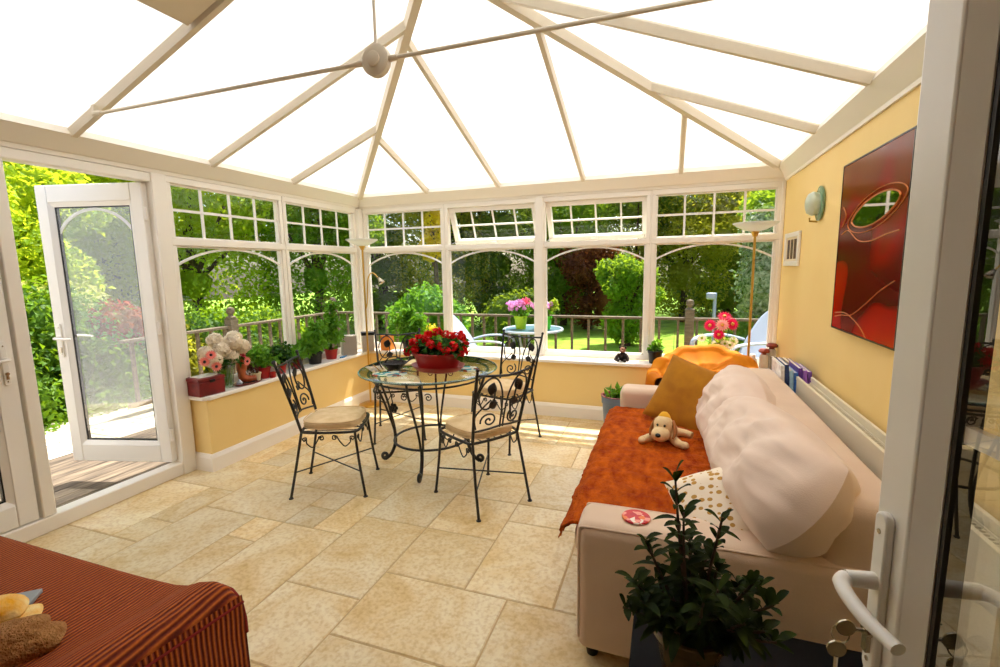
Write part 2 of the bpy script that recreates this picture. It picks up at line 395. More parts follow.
window(3, 0.075, 0.998, ID); window(4, 1.078, 2.005, ID, True); window(5, 2.11, 3.045, ID, True); window(6, 3.128, 4.075, ID)
# frame posts between the windows
tr = [(-0.0, 0.04, -0.02, 0.07)]
def post(n, x0, x1, y0, y1, z0=0.56, z1=2.1): S(MB().box(x0, x1, y0, y1, z0, z1).build('trim_%d' % n, M['upvc'], bevel=0.006))
post(3, -0.085, 0.005, -1.112, -1.100, 0.56); post(4, -0.09, 0.04, -0.065, 0.09)
post(5, 1.033, 1.043, -0.005, 0.085); post(6, 2.02, 2.095, -0.016, 0.085); post(7, 3.08, 3.093, -0.005, 0.085); post(8, 4.10, 4.13, -0.005, 0.085)
post(9, -0.085, 0.012, -2.25, -2.15, 0.0)

# french doors in the left wall
def handle_set(root, x, y, z, side, lever, keys=False, mat=None, inner=True):
    """lever handle on plate; side = +1/-1 outward along local Y, lever = direction along X"""
    mt = mat or M['upvc2']
    p = MB(); pl = [(x + 0.014 * math.cos(a) * (1) , z + (0.105 if math.sin(a) > 0 else -0.105) + 0.014 * math.sin(a)) for a in [2 * PI * k / 20 for k in range(20)]]
    Q = Matrix(((1, 0, 0, 0), (0, 0, 1, 0), (0, 1, 0, 0), (0, 0, 0, 1)))
    p.prism(pl, y, y + side * 0.011, Q); po = p.build('handle_plate', mt, root, bevel=0.003)
    zz = z + 0.02
    l = MB(); l.tube([(x, y + side * .008, zz), (x, y + side * .045, zz)], [0.0115, 0.0105], 14)
    l.tube(catmull([(x, y + side * .045, zz), (x + lever * .012, y + side * .056, zz), (x + lever * .04, y + side * .060, zz - .001), (x + lever * .08, y + side * .056, zz - .004), (x + lever * .122, y + side * .047, zz - .004)], 5), [0.0115, .0112, .011, .0108, .0105, .0105] + [0.0098] * 10 + [0.0092] * 5, 12, flat=0.8)
    l.build('handle', mt, po)
    k = MB(); k.tube([(x, y + side * .010, z - .055), (x, y + side * .018, z - .055)], 0.009, 14); k.box(x - .0055, x + .0055, y + side * .010, y + side * .017, z - .085, z - .055)
    k.build('lock_cylinder', M['chrome'], po)
    for dz in (.092, -.097): MB().tube([(x, y + side * .010, z + dz), (x, y + side * .0125, z + dz)], 0.0035, 10).build('screw', M['chrome'], po)
    return po
def door_leaf(name, loc, dirv, width, z0, z1, side, bars, arch, hx=None, mat=None, bead=0.028, stile=0.105, top=0.115, bottom=0.125, hz=0.985):
    r = struct(name); r.location = (*loc, 0); r.rotation_euler = (0, 0, math.atan2(dirv[1], dirv[0])); mt = mat or M['upvc2']
    t = 0.032; f = MB()
    f.box(0, stile, -t, t, z0, z1); f.box(width - stile, width, -t, t, z0, z1); f.box(stile, width - stile, -t, t, z0, z0 + bottom); f.box(stile, width - stile, -t, t, z1 - top, z1)
    f.build('door_frame', mt, r, bevel=0.006)
    a0, a1, b0, b1 = stile, width - stile, z0 + bottom, z1 - top
    # sloping bead round the glass, both faces, and gasket
    for nm, sd in (('glazing_bead', 1), ('glazing_bead', -1)):
        g = MB(); o = [(a0, b0), (a1, b0), (a1, b1), (a0, b1)]; i = [(a0 + bead, b0 + bead), (a1 - bead, b0 + bead), (a1 - bead, b1 - bead), (a0 + bead, b1 - bead)]
        vs = [(x, sd * (t - .002), z) for x, z in o] + [(x, sd * .014, z) for x, z in i] + [(x, sd * .008, z) for x, z in i] + [(x, sd * .008, z) for x, z in o]
        fs = [(k + a, (k + 1) % 4 + a, (k + 1) % 4 + b, k + b) for a, b in ((0, 4), (4, 8), (8, 12)) for k in range(4)]
        g.add(vs, fs).build(nm, mt, r, smooth=False)
    g = MB(); q = bead; w = 0.007
    g.box(a0 + q, a0 + q + w, -.012, .012, b0 + q, b1 - q); g.box(a1 - q - w, a1 - q, -.012, .012, b0 + q, b1 - q); g.box(a0 + q + w, a1 - q - w, -.012, .012, b0 + q, b0 + q + w); g.box(a0 + q + w, a1 - q - w, -.012, .012, b1 - q - w, b1 - q)
    g.build('gasket', M['gasket'], r, smooth=False)
    MB().box(a0 + 0.02, a1 - 0.02, -.009, -.005, b0 + 0.02, b1 - 0.02).build('pane', M['doorglass'], r, smooth=False)
    MB().box(a0 + 0.02, a1 - 0.02, .005, .009, b0 + 0.02, b1 - 0.02).build('pane', M['doorglass'], r, smooth=False)
    if arch:
        a = MB(); flat_strip(a, arch_pts(a0 + q, a1 - q, b1 - .20, b1 - .045, 0.0), 0.018, 0.008); a.build('arched_bar', mt, r)
    if bars:
        a = MB()
        for z in bars: a.box(a0 + q, a1 - q, -.005, .005, z - .010, z + .010)
        a.build('glazing_bars', mt, r, smooth=False)
    if hx is not None:
        handle_set(r, hx, side * t, hz, side, -1); handle_set(r, hx, -side * t, hz, -side, -1)
    h = MB()
    for z in (z0 + .2, (z0 + z1) / 2, z1 - .2): h.tube([(-.008, side * .02, z - .045), (-.008, side * .02, z + .045)], 0.011, 10)
    h.build('hinge', M['upvc2'], r)
    return r
door_leaf('door_1', (-0.045, -3.80), (0, 1), 0.735, 0.095, 2.035, -1, None, True, hx=0.69, stile=0.09)
door_leaf('door_2', (-0.045, -2.262), (-0.967, -0.255), 0.765, 0.105, 2.035, 1, None, True, hx=0.722, stile=0.082)
fr = MB(); fr.box(-0.085, 0.0, -3.055, -2.992, 0.092, 2.04)
S(fr.build('trim_10', M['upvc'], bevel=0.006))
fr = MB(); fr.box(-0.09, 0.0, YB, -2.14, 0.0, 0.09); fr.box(-0.09, 0.0, YB, -2.14, 2.04, 2.10); fr.box(-0.09, 0.0, -3.9, -3.805, 0.09, 2.04); fr.box(-0.09, 0.0, YB, YB + .08, 0.09, 2.04)
S(fr.build('trim_11', M['upvc'], bevel=0.008))
r = struct('window_7'); MB().box(-.05, -.045, YB + .08, -3.9, 0.09, 2.04).build('pane', M['glass'], r, smooth=False)

# conservatory to house door standing open beside the camera
dv = Vector((-0.13, 0.9915)); P0 = Vector((3.562, -3.768)); hg = P0 - dv * 0.86
door_leaf('door_3', (hg.x, hg.y), dv, 0.86, 0.03, 2.04, 1, (0.92 - .32, 1.24, 1.56, 1.88), False, hx=0.86 - 0.032, stile=0.070, hz=.988, bead=.022)

# eaves beams: sloping cladding round the top of the frame
def eaves(n, prof, a, b, axis):
    vs = []
    for s, mit in ((a, 0), (b, 1)):
        for d, z in prof:
            e = d if mit == 0 else -d
            vs.append(((d, s, z) if axis == 'L' else (s + (e if axis == 'B' else 0), -d, z)) if axis != 'R' else (W - d, s, z))
    k = len(prof); fs = [tuple(range(k)), tuple(range(k, 2 * k))[::-1]] + [(i, (i + 1) % k, k + (i + 1) % k, k + i) for i in range(k)]
    o = MB().add(vs, fs); o = o.build('trim_%d' % n, M['beam'], smooth=False); S(o)
prof = [(-0.12, 2.10), (0.004, 2.10), (0.006, 2.125), (0.018, 2.128), (FI + .01, E1), (FI - .02, E1 + .05), (-0.12, E1 + .03)]
eaves(12, prof, YB, 0.0, 'L'); eaves(13, prof, 0.0, W, 'B'); eaves(14, [(-.02, 2.10), (0.012, 2.10), (0.014, 2.12), (0.018, 2.125), (FI - .01, E1), (FI - .03, E1 + .05), (-.02, E1 + .05)], YB, 0.0, 'R')
S(MB().box(-0.22, -0.12, YB, 0.2, 2.12, 2.20).box(-0.20, W + .2, 0.11, 0.20, 2.13, 2.21).build('trim_15', M['upvc2'], smooth=False))  # gutter outside

# roof
roof = struct('ceiling')
A = Vector((RX, RY, RZ))
def footL(y): return Vector((FI, y, E1))
def footR(y): return Vector((W - FI + .01, y, E1))
def footB(x): return Vector((x, -FI, E1))
def top_on_side(y, left=True):
    if y < RY: return Vector((RX, y, RZ))
    c = Vector((FI, -FI, E1)) if left else Vector((W - FI, -FI, E1)); t = (y - c.y) / (A.y - c.y); return c + (A - c) * t
def top_on_back(x):
    c = Vector((FI, -FI, E1)) if x < RX else Vector((W - FI, -FI, E1)); t = (x - c.x) / (A.x - c.x); return c + (A - c) * t
def rafter(name, a, b, w=0.046, h=0.042):
    m = MB(); d = (b - a).normalized(); up = Vector((0, 0, 1)); sd = d.cross(up).normalized(); u = sd.cross(d)
    sec = [(-w / 2, 0), (-w / 2 + .008, -h), (w / 2 - .008, -h), (w / 2, 0), (w * .34, .012), (-w * .34, .012)]
    vs = [tuple(p + sd * x + u * (z + 0.03)) for p in (a, b) for x, z in sec]; k = len(sec)
    m.add(vs, [tuple(range(k)), tuple(range(k, 2 * k))[::-1]] + [(i, k + i, k + (i + 1) % k, (i + 1) % k) for i in range(k)])
    return m.build(name, M['rafter'], roof, angle=20)
LY = [-1.05, -1.85, -2.71, -3.66, -4.54]; RYs = [-1.10, -1.92, -2.76, -3.66, -4.54]; BX = [0.90, 1.675, 2.49, 3.32]
for y in LY: rafter('rafter', footL(y), top_on_side(y))
for y in RYs: rafter('rafter', footR(y), top_on_side(y, False))
for x in BX: rafter('rafter', footB(x), top_on_back(x))
rafter('hip_rafter', Vector((FI, -FI, E1)), A, 0.064, 0.052); rafter('hip_rafter', Vector((W - FI, -FI, E1)), A, 0.064, 0.052)
MB().box(RX - .05, RX + .05, YB, RY + .04, RZ - .05, RZ + .04).build('ridge_beam', M['rafter'], roof, bevel=0.01)
def polycarb():
    m, nt, out = newmat('opal_polycarbonate'); L = nt.links.new
    t = nt.nodes.new('ShaderNodeBsdfTranslucent'); t.inputs[0].default_value = (0.88, 0.88, 0.87, 1)
    d = nt.nodes.new('ShaderNodeBsdfDiffuse'); d.inputs[0].default_value = (0.88, 0.88, 0.87, 1)
    mx = nt.nodes.new('ShaderNodeMixShader'); mx.inputs[0].default_value = 0.35
    L(t.outputs[0], mx.inputs[1]); L(d.outputs[0], mx.inputs[2]); L(mx.outputs[0], out.inputs[0]); return m
PC = polycarb(); up = Vector((0, 0, 0.045))
def panel(pts, name='roof_panel', mt=None):
    n = len(pts); vs = [tuple(p + up) for p in pts] + [tuple(p + up + Vector((0, 0, .02))) for p in pts]
    MB().add(vs, [tuple(range(n)), tuple(range(n, 2 * n))[::-1]] + [(i, (i + 1) % n, n + (i + 1) % n, n + i) for i in range(n)]).build(name, mt or PC, roof, smooth=False)
O = 0.14
cL = Vector((FI, -FI, E1)); cR = Vector((W - FI, -FI, E1)); kx = (RZ - E1) / (RX - FI); ky = (RZ - E1) / (-RY - FI)
eL = Vector((FI - O, -FI + O * 1.06, E1 - O * kx)); eR = Vector((W - FI + O, -FI + O * 1.06, E1 - O * kx))
ys = [None] + LY + [YB]
def ext(p, dx, dy, k): return p + Vector((dx * O, dy * O, -O * k))
prev = None
for i, y in enumerate(LY + [YB]):
    a = ext(footL(y), -1, 0, kx); t = top_on_side(y)
    if i == 0: panel([eL, a, t])
    elif prev[1].y > RY and t.y < RY: panel([prev[0], a, t, A, prev[1]])
    else: panel([prev[0], a, t, prev[1]], 'unseen_shade_panel' if y < -3.7 else 'roof_panel', M['beam'] if y < -3.7 else None)  # unseen end bays made opaque to darken the room near the camera
    prev = (a, t)
for i, y in enumerate(RYs + [YB]):
    a = ext(footR(y), 1, 0, kx); t = top_on_side(y, False)
    if i == 0: panel([a, eR, t])
    elif prev[1].y > RY and t.y < RY: panel([a, prev[0], prev[1], A, t])
    else: panel([a, prev[0], prev[1], t], 'unseen_shade_panel' if y < -3.7 else 'roof_panel', M['beam'] if y < -3.7 else None)  # same opaque bays on the right slope, out of view, blocking light
    prev = (a, t)
bx = [None] + BX + [None]; tops = [cL] + [top_on_back(x) for x in BX] + [cR]; bots = [eL] + [ext(footB(x), 0, 1, ky) for x in BX] + [eR]
panel([bots[1], bots[0], tops[1]]); panel([bots[2], bots[1], tops[1], tops[2]]); panel([bots[3], bots[2], tops[2], A, tops[3]]); panel([bots[4], bots[3], tops[3], tops[4]]); panel([bots[5], bots[4], tops[4]])
# opening roof vent panel high on the left slope
def rp(x, y, dz=0.0): return Vector((x, y, E1 + (x - FI) * kx + dz))
vp = MB(); q = [rp(1.07, -2.74, .0), rp(1.07, -3.63, .0), rp(1.95, -3.63, .0), rp(1.95, -2.74, .0)]
vp.add([tuple(p) for p in q] + [tuple(p + Vector((0, 0, .04))) for p in q], [(0, 1, 2, 3), (7, 6, 5, 4), (0, 4, 5, 1), (1, 5, 6, 2), (2, 6, 7, 3), (3, 7, 4, 0)])
vp.build('roof_vent', M['rafter'], roof, smooth=False)

# tie rod with boss
tr = thing('tie_rod', 'thin cream roof tie rod with a round central boss, spanning under the rafters', 'tie rod', (0, 0, 0))
cb = Vector((RX + .035, -2.75, 2.28))
MB().tube([(0.36, -2.75, 2.28), tuple(cb - Vector((.06, 0, 0)))], 0.0085, 10).build('rod', M['rafter'], tr)
MB().tube([tuple(cb + Vector((.06, 0, 0))), (W - 0.36, -2.75, 2.28)], 0.0085, 10).build('rod', M['rafter'], tr)
MB().tube([tuple(cb + Vector((0, 0, .05))), (cb.x, cb.y, RZ - .04)], 0.0065, 8).build('hanger_rod', M['rafter'], tr)
MB().lathe([(0.0, -.022), (.05, -.022), (.062, -.014), (.062, .014), (.05, .022), (0, .022)], 28, T(*cb) @ rot('X', 90)).lathe([(.0, .022), (.028, .022), (.03, .03), (.022, .034), (0, .034)], 20, T(*cb) @ rot('X', 90)).build('boss', M['rafter'], tr)
for sx in (-1, 1):
    MB().tube([tuple(cb + Vector((sx * .055, 0, 0))), tuple(cb + Vector((sx * .1, 0, 0)))], [.014, .011], 12).build('collar', M['rafter'], tr)
    e = Vector((0.36 if sx < 0 else W - .36, -2.75, 2.28)); MB().tube([tuple(e), tuple(e + Vector((sx * -.05, 0, 0)))], [.018, .012], 12).box(e.x - .012, e.x + .012, -2.765, -2.74, 2.27, 2.325).build('bracket', M['rafter'], tr, bevel=.003)

# ================================================================== FURNITURE
def make_chair():
    r = thing('dining_chair', 'x', 'chair')
    # local: faces +x
    F = {(-1, 1): [(-0.15, .165, .43), (-0.19, .18, .22), (-.235, .192, .006)], (1, 1): [(.185, .185, .43), (.205, .195, .22), (.235, .208, .006)]}
    for sx in (-1, 1):
        for sy in (-1, 1):
            P = [(x, y * sy, z) for x, y, z in F[(sx, 1)]]
            m = MB().tube(catmull(P, 4), 0.0085, 8); m.tube([P[-1], (P[-1][0], P[-1][1], 0)], [0.014, 0.015], 10)
            m.build('leg', M['iron'], r)
    # seat frame hoop
    hoop = [(-.15, -.165), (-.10, -.185), (.05, -.20), (.17, -.195), (.205, -.15), (.215, 0), (.205, .15), (.17, .195), (.05, .20), (-.10, .185), (-.15, .165), (-.165, 0)]
    hp = catmull([(x, y, .43) for x, y in hoop + hoop[:1]], 4)[:-1]
    m = MB().tube(hp, 0.009, 8, closed=True)
    for k in range(-3, 4): m.tube([(-.155, k * .05, .43), (.205, k * .05, .43)], 0.003, 5)
    m.build('seat_frame', M['iron'], r)
    # x stretcher
    m = MB(); m.tube([(-.205, .183, .165), (.215, -.198, .165)], .0045, 6); m.tube([(-.205, -.183, .170), (.215, .198, .170)], .0045, 6); m.build('stretcher', M['iron'], r)
    # scroll aprons below the seat on four sides
    def apron(f, L):
        m = MB()
        for s in (-1, 1):
            P = spiral((L * .80, .385), .003, .022, 90, 1.5, 16)
            P2 = [(L * .70, .355), (L * .55, .335), (L * .42, .36), (L * .30, .40)]
            P3 = spiral((L * .22, .395), .020, .004, 20, 1.4, 16)
            pts = catmull([(*p, 0) for p in P[::3] + P2 + P3[::3]], 3)
            m.tube([f(s * p.x, p.y) for p in pts], 0.0042, 6)
        return m.build('apron_scroll', M['iron'], r)
    apron(lambda u, z: Vector((.208 - abs(u) * .06, u, z)), .20)
    for sy in (-1, 1): apron(lambda u, z: Vector((.02 + u, sy * (.197 - abs(u) * .08), z)), .185)
    # backrest: posts, top rail and gothic scrollwork
    def bk(u, z):   # u across (-1..1), z height: plane with the slope of the back
        t = (z - .43) / .455; hw = .165 + .035 * t; return Vector((-.15 - .10 * t - .02 * t * t + .035 * (1 - min(1, abs(u)) ** 2) * -1, u * hw, z))
    b = MB()
    for s in (-1, 1):
        b.tube([bk(s, .43 + .455 * k / 8) for k in range(9)], [.0095] * 8 + [.008], 8); b.ell(tuple(bk(s, .888)), .012, 8, 6)
    b.tube([bk(-1 + k / 8, .855 - .018 * (1 - abs(-1 + k / 8)) + .0) for k in range(17)], .0075, 8)
    b.tube([bk(-1 + k / 8, .505 + .02 * (1 - abs(-1 + k / 8))) for k in range(17)], .006, 6)
    for s in (-1, 1):
        c = catmull([(s * .06, .515, 0), (s * .07, .62, 0), (s * .12, .72, 0), (s * .28, .80, 0), (s * .50, .835, 0), (s * .74, .81, 0), (s * .90, .74, 0), (s * .80, .66, 0), (s * .58, .645, 0), (s * .40, .69, 0), (s * .42, .77, 0)], 5)
        b.tube([bk(p.x, p.y) for p in c], .0055, 7)
        sp = spiral((s * .50, .570), .002, .05, 200, -1.6 * s, 26)
        b.tube([bk(s * .50 + (p[0] - s * .50) * 6.0, p[1]) for p in sp], .0055, 7)
        c = catmull([(s * .92, .52, 0), (s * .97, .60, 0), (s * .72, .66, 0), (s * .50, .70, 0)], 4); b.tube([bk(p.x, p.y) for p in c], .0045, 6)
    bo = b.build('backrest', M['iron'], r)
    def leaf(u, z, rr, L=.055):
        o = bk(u, z); m = MB()
        def fn(a, v):
            w = math.sin(PI * min(1, v * 1.02)) ** .8 * .42 * L
            x = (a - .5) * 2 * w; y = (v - .35) * L
            ca, sa = math.cos(rr), math.sin(rr)
            return (o.x - .004 * math.cos((a - .5) * PI), o.y + (x * ca - y * sa), o.z + (x * sa + y * ca))
        m.grid(fn, 5, 9); return m.build('leaf', M['iron'], bo, thick=.006)
    for s in (-1, 1): leaf(s * .52, .755, s * .35, .075); leaf(s * .46, .665, s * 1.3, .06)
    # cushion
    def rim(a):
        a = a * 2 * PI; c, s_ = math.cos(a), math.sin(a)
        x = abs(c) ** .55 * (1 if c > 0 else -1) * .185 + .02; y = abs(s_) ** .55 * (1 if s_ > 0 else -1) * (.185 if x > 0 else .185 - .12 * abs(x)); return x, y
    m = MB(); prof = [(0.02, -.001), (.90, -.001), (.985, .008), (1.0, .022), (.985, .036), (.90, .047), (.6, .056), (.25, .058), (.02, .058)]
    def fn(a, v):
        i = v * (len(prof) - 1); i0 = min(int(i), len(prof) - 2); t = i - i0; q = prof[i0][0] * (1 - t) + prof[i0 + 1][0] * t; z = prof[i0][1] * (1 - t) + prof[i0 + 1][1] * t
        x, y = rim(a); wv = .004 * noise.noise(Vector((x * q * 9, y * q * 9, 1)))
        return ((x - .02) * q + .02, y * q, .441 + z + wv)
    m.grid(fn, 44, 17, close_u=True); co = m.build('cushion', M['cush'], r)
    pp = MB()
    for zz in (.449, .487): pp.tube([((rim(k / 44)[0] - .02) * 0.985 + .02, rim(k / 44)[1] * .985, zz) for k in range(44)], .004, 5, closed=True)
    pp.build('piping', M['cush'], co)
    return r
ch = make_chair()
chairs = [((1.163, -2.035), math.atan2(.182, .419), 'black iron dining chair left of the glass table, nearest the glass doors'),
          ((2.175, -1.895), math.atan2(.248, -.372), 'black iron dining chair in front of the glass table, back towards the sofa'),
          ((2.00, -0.93), math.atan2(-.96, -.30), 'black iron dining chair right behind the table, against the back window wall'),
          ((1.045, -1.02), math.atan2(-.87, .50), 'black iron dining chair behind the glass table in the corner, beside the speakers')]
for i, ((x, y), a, lb) in enumerate(chairs):
    c = ch if i == 0 else copy_tree(ch)
    c.location = (x, y, 0); c.rotation_euler = (0, 0, a); c['label'] = lb; c['group'] = 'wrought iron dining chairs round the glass table'

TC = (1.62, -1.52)
def make_table():
    r = thing('dining_table', 'round glass topped dining table on a black scrolled wrought iron base', 'table', (*TC, 0))
    tg = glassmat('table_glass', (.90, .95, .93, 1), 1.6, .03)
    MB().lathe([(0.0, .716), (.488, .716), (.497, .720), (.497, .724), (.488, .728), (0, .728)], 72, cap=False).build('table_top', tg, r)
    eg = pbr('green_glass_edge', rgb(120, 160, 150), .1, trans=.6)
    MB().lathe([(.489, .7155), (.4985, .719), (.4985, .725), (.489, .7285)], 72, cap=False).build('glass_edge', eg, r)
    m = MB(); m.tube([(.43 * math.cos(2 * PI * k / 48), .43 * math.sin(2 * PI * k / 48), .706) for k in range(48)], .009, 8, closed=True)
    m.tube([(.40 * math.cos(2 * PI * k / 48), .40 * math.sin(2 * PI * k / 48), .666) for k in range(48)], .007, 8, closed=True); m.build('top_ring', M['iron'], r)
    m = MB(); m.tube([(.27 * math.cos(2 * PI * k / 40), .27 * math.sin(2 * PI * k / 40), .20) for k in range(40)], .009, 8, closed=True); m.build('stretcher_ring', M['iron'], r)
    for k in range(4):
        a = math.radians(-76 + 90 * k); ca, sa = math.cos(a), math.sin(a)
        def P(rr, z, off=0): return Vector((rr * ca - off * sa, rr * sa + off * ca, z))
        m = MB()
        for s in (-1, 1):
            c = catmull([P(.42, .70, s * .045), P(.385, .60, s * .045), P(.33, .45, s * .03), P(.285, .28, s * .012), P(.275, .20, s * .009)], 5); m.tube(c, .0085, 8)
        c = catmull([P(.275, .22), P(.28, .14), P(.315, .06), P(.36, .022)], 5); m.tube(c, .013, 8)
        sp = spiral((.36, .047), .027, .008, -90, 1.15, 18); m.tube([P(x, z) for x, z in sp], [.012] * 12 + [.011] * 7, 8)
        m.build('leg', M['iron'], r)
        for s in (-1, 1):
            MB().tube([P(.36, .60 + dz, s * (.05 + dx)) for dx, dz in [(q[0], q[1]) for q in spiral((.03, 0), .004, .028, 0, 1.4, 18)]], .004, 6).build('leg_scroll', M['iron'], r)
    m = MB()
    for k in range(6):
        a = k * PI / 3; m.ell((-.12 + .022 * math.cos(a), -.30, .50 + .022 * math.sin(a)), (.013, .004, .013), 8, 6)
    m.ell((-.12, -.302, .50), (.011, .008, .011), 8, 6); m.tube([(-.12, -.30, .50), (-.125, -.32, .60), (-.12, -.36, .666)], .004, 6); m.build('flower_ornament', M['iron'], r)
make_table()
TZ = 0.7287

def pot(m, c, r0, r1, z0, z1, n=24, lip=.012, sx=1, sy=1, wall=.008):
    """open pot: outer wall, lip and inner wall"""
    m.lathe([(0.0, z0), (r0, z0), (r0 + (r1 - r0) * .82, z0 + (z1 - z0) * .82), (r1 + lip * .6, z0 + (z1 - z0) * .83), (r1 + lip, z1 - .003), (r1 + lip * .7, z1), (r1 - wall * .3, z1), (r1 - wall, z1 - .012), (r0 * .97, z0 + .012), (0, z0 + .012)], n, T(c[0], c[1], 0), sx, sy, cap=False); return m
G1 = leafmat('fresh_green_leaf', rgb(60, 120, 28), rgb(104, 160, 44), rgb(140, 190, 40), .4, 12)
G2 = leafmat('deep_green_leaf', rgb(22, 60, 20), rgb(50, 96, 30), rgb(80, 130, 30), .3, 12)
G3 = leafmat('yellow_green_leaf', rgb(130, 160, 40), rgb(170, 190, 60), rgb(190, 210, 60), .4, 12)
petR = leafmat('red_petal', rgb(200, 10, 12), rgb(226, 24, 20), rgb(230, 20, 10), .25)
petW = leafmat('cream_petal', rgb(252, 244, 224), rgb(248, 232, 206), rgb(252, 244, 226), .4)
petP = leafmat('pink_petal', rgb(236, 70, 110), rgb(248, 130, 150), rgb(250, 110, 140), .3)
petL = leafmat('lilac_petal', rgb(226, 150, 214), rgb(244, 196, 232), rgb(240, 170, 220), .3)
petF = leafmat('fuchsia_petal', rgb(214, 16, 78), rgb(236, 44, 110), rgb(240, 40, 100), .3)

# geranium bowl on the table
def geranium():
    c = (1.737, -1.60)
    r = thing('flower_planter', 'red oval planter of scarlet geraniums with saucer on the glass dining table', 'planter', (*c, TZ))
    m = MB(); pot(m, (0, 0), .128, .158, .028, .135, 40, .012, 1.15, .85); m.build('bowl', M['redclay'], r)
    MB().lathe([(0, 0), (.125, 0), (.145, .012), (.168, .042), (.173, .044), (.16, .026), (.13, .012), (0, .012)], 40, None, 1.15, .85, cap=False).build('saucer', M['redclay'], r)
    MB().lathe([(0, .118), (.148, .118)], 32, None, 1.15, .85, cap=False).build('soil', M['soil'], r)
    R = np.random.RandomState(3)
    p, d = blob_pts([(0, 0, .165, .21, .16, .055), (-.12, 0, .16, .10, .10, .05), (.12, 0, .16, .11, .1, .05)], 520, 4, .9)
    leaves('foliage', G2, p, d * .4 + np.array([0, 0, .8]), .045, r, .95, 2)
    heads = [(-.19, .02, .17), (-.15, -.07, .20), (-.10, .05, .24), (-.05, -.06, .235), (.0, -.10, .20), (.03, .06, .25), (.10, 0, .25), (.16, -.07, .19), (.20, .02, .19), (.14, .08, .24), (.06, -.09, .19), (-.22, -.03, .13), (.08, .11, .23), (.22, -.05, .15), (-.06, -.02, .26), (-.16, .04, .22), (.17, .05, .23), (-.02, .03, .27), (.12, -.10, .16), (-.12, -.10, .16)]
    for i, (x, y, z) in enumerate(heads):
        n = 36; dd = R.normal(size=(n, 3)); dd /= np.linalg.norm(dd, axis=1)[:, None]
        leaves('flower_head', petR, np.array([x, y, z]) + dd * .019, dd * 1.4, .026, r, .9, 30 + i, .35)
        if i < 1:
            st = MB()
            for hx, hy, hz in heads: st.tube([(hx * .6, hy * .6, .13), (hx * .9, hy * .9, (.13 + hz) / 2), (hx, hy, hz)], .003, 5)
            st.build('stems', G1, r)
geranium()
# things lying on the table
basket = pbr('dark_wicker', rgb(34, 24, 20), .5, bump=.8, bscale=160)
b = thing('fruit_bowl', 'small dark woven bowl on the left side of the glass table, beside the red planter', 'bowl', (1.40, -1.62, TZ))
pot(MB(), (0, 0), .05, .085, 0.0, .045, 28, .006).build('bowl', basket, b)
MB().tube(catmull([(-.08, 0, .04), (-.05, 0, .075), (.02, 0, .085), (.075, 0, .05)], 5), .005, 6).build('handle', basket, b)
MB().grid(lambda a, v: (.10 + .07 * v, (a - .5) * .05 * math.sin(PI * min(1, v + .05)), .05 + .04 * v + .01 * abs(a - .5)), 5, 9).build('leaf', M['iron'], b, thick=.004)
def mat_art():
    m, nt, out = newmat('printed_placemat'); L = nt.links.new; bs = N(nt, 'ShaderNodeBsdfPrincipled'); L(bs.outputs[0], out.inputs[0]); bs.inputs['Roughness'].default_value = .25
    tc = N(nt, 'ShaderNodeTexCoord'); v = N(nt, 'ShaderNodeTexVoronoi'); v.inputs['Scale'].default_value = 22; L(tc.outputs['Object'], v.inputs['Vector'])
    s = N(nt, 'ShaderNodeSeparateColor'); L(v.outputs['Color'], s.inputs[0])
    r = ramp(nt, s.outputs[0], [(0, rgb(90, 160, 170)), (.3, rgb(210, 220, 200)), (.5, rgb(60, 110, 60)), (.7, rgb(236, 226, 200)), (.85, rgb(150, 50, 40))]); r.color_ramp.interpolation = 'CONSTANT'
    L(r.outputs[0], bs.inputs['Base Color']); return m
pm = mat_art()
for i, (x, y, a, lb) in enumerate([(1.47, -1.80, .3, 'patterned blue and green placemat at the near left edge of the glass table'), (1.90, -1.50, -.5, 'patterned pale placemat right of the red planter on the glass table')]):
    o = MB().prism([(.12 * math.cos(t) , .085 * math.sin(t)) for t in [2 * PI * k / 36 for k in range(36)]], 0, .004).build('placemat', pm); o.location = (x, y, TZ + .0003); o.rotation_euler = (0, 0, a)
    tag(o, lb, 'placemat', 'patterned placemats on the glass table')
o = MB().prism([(-.12, -.09), (.12, -.09), (.13, .0), (.12, .09), (-.12, .09)], 0, .003).build('napkin', pbr('cream_cloth', rgb(226, 200, 150), .9)); o.location = (1.37, -1.42, TZ + .0003); o.rotation_euler[2] = .7
tag(o, 'folded cream cloth napkin lying behind the dark bowl on the glass table', 'napkin')

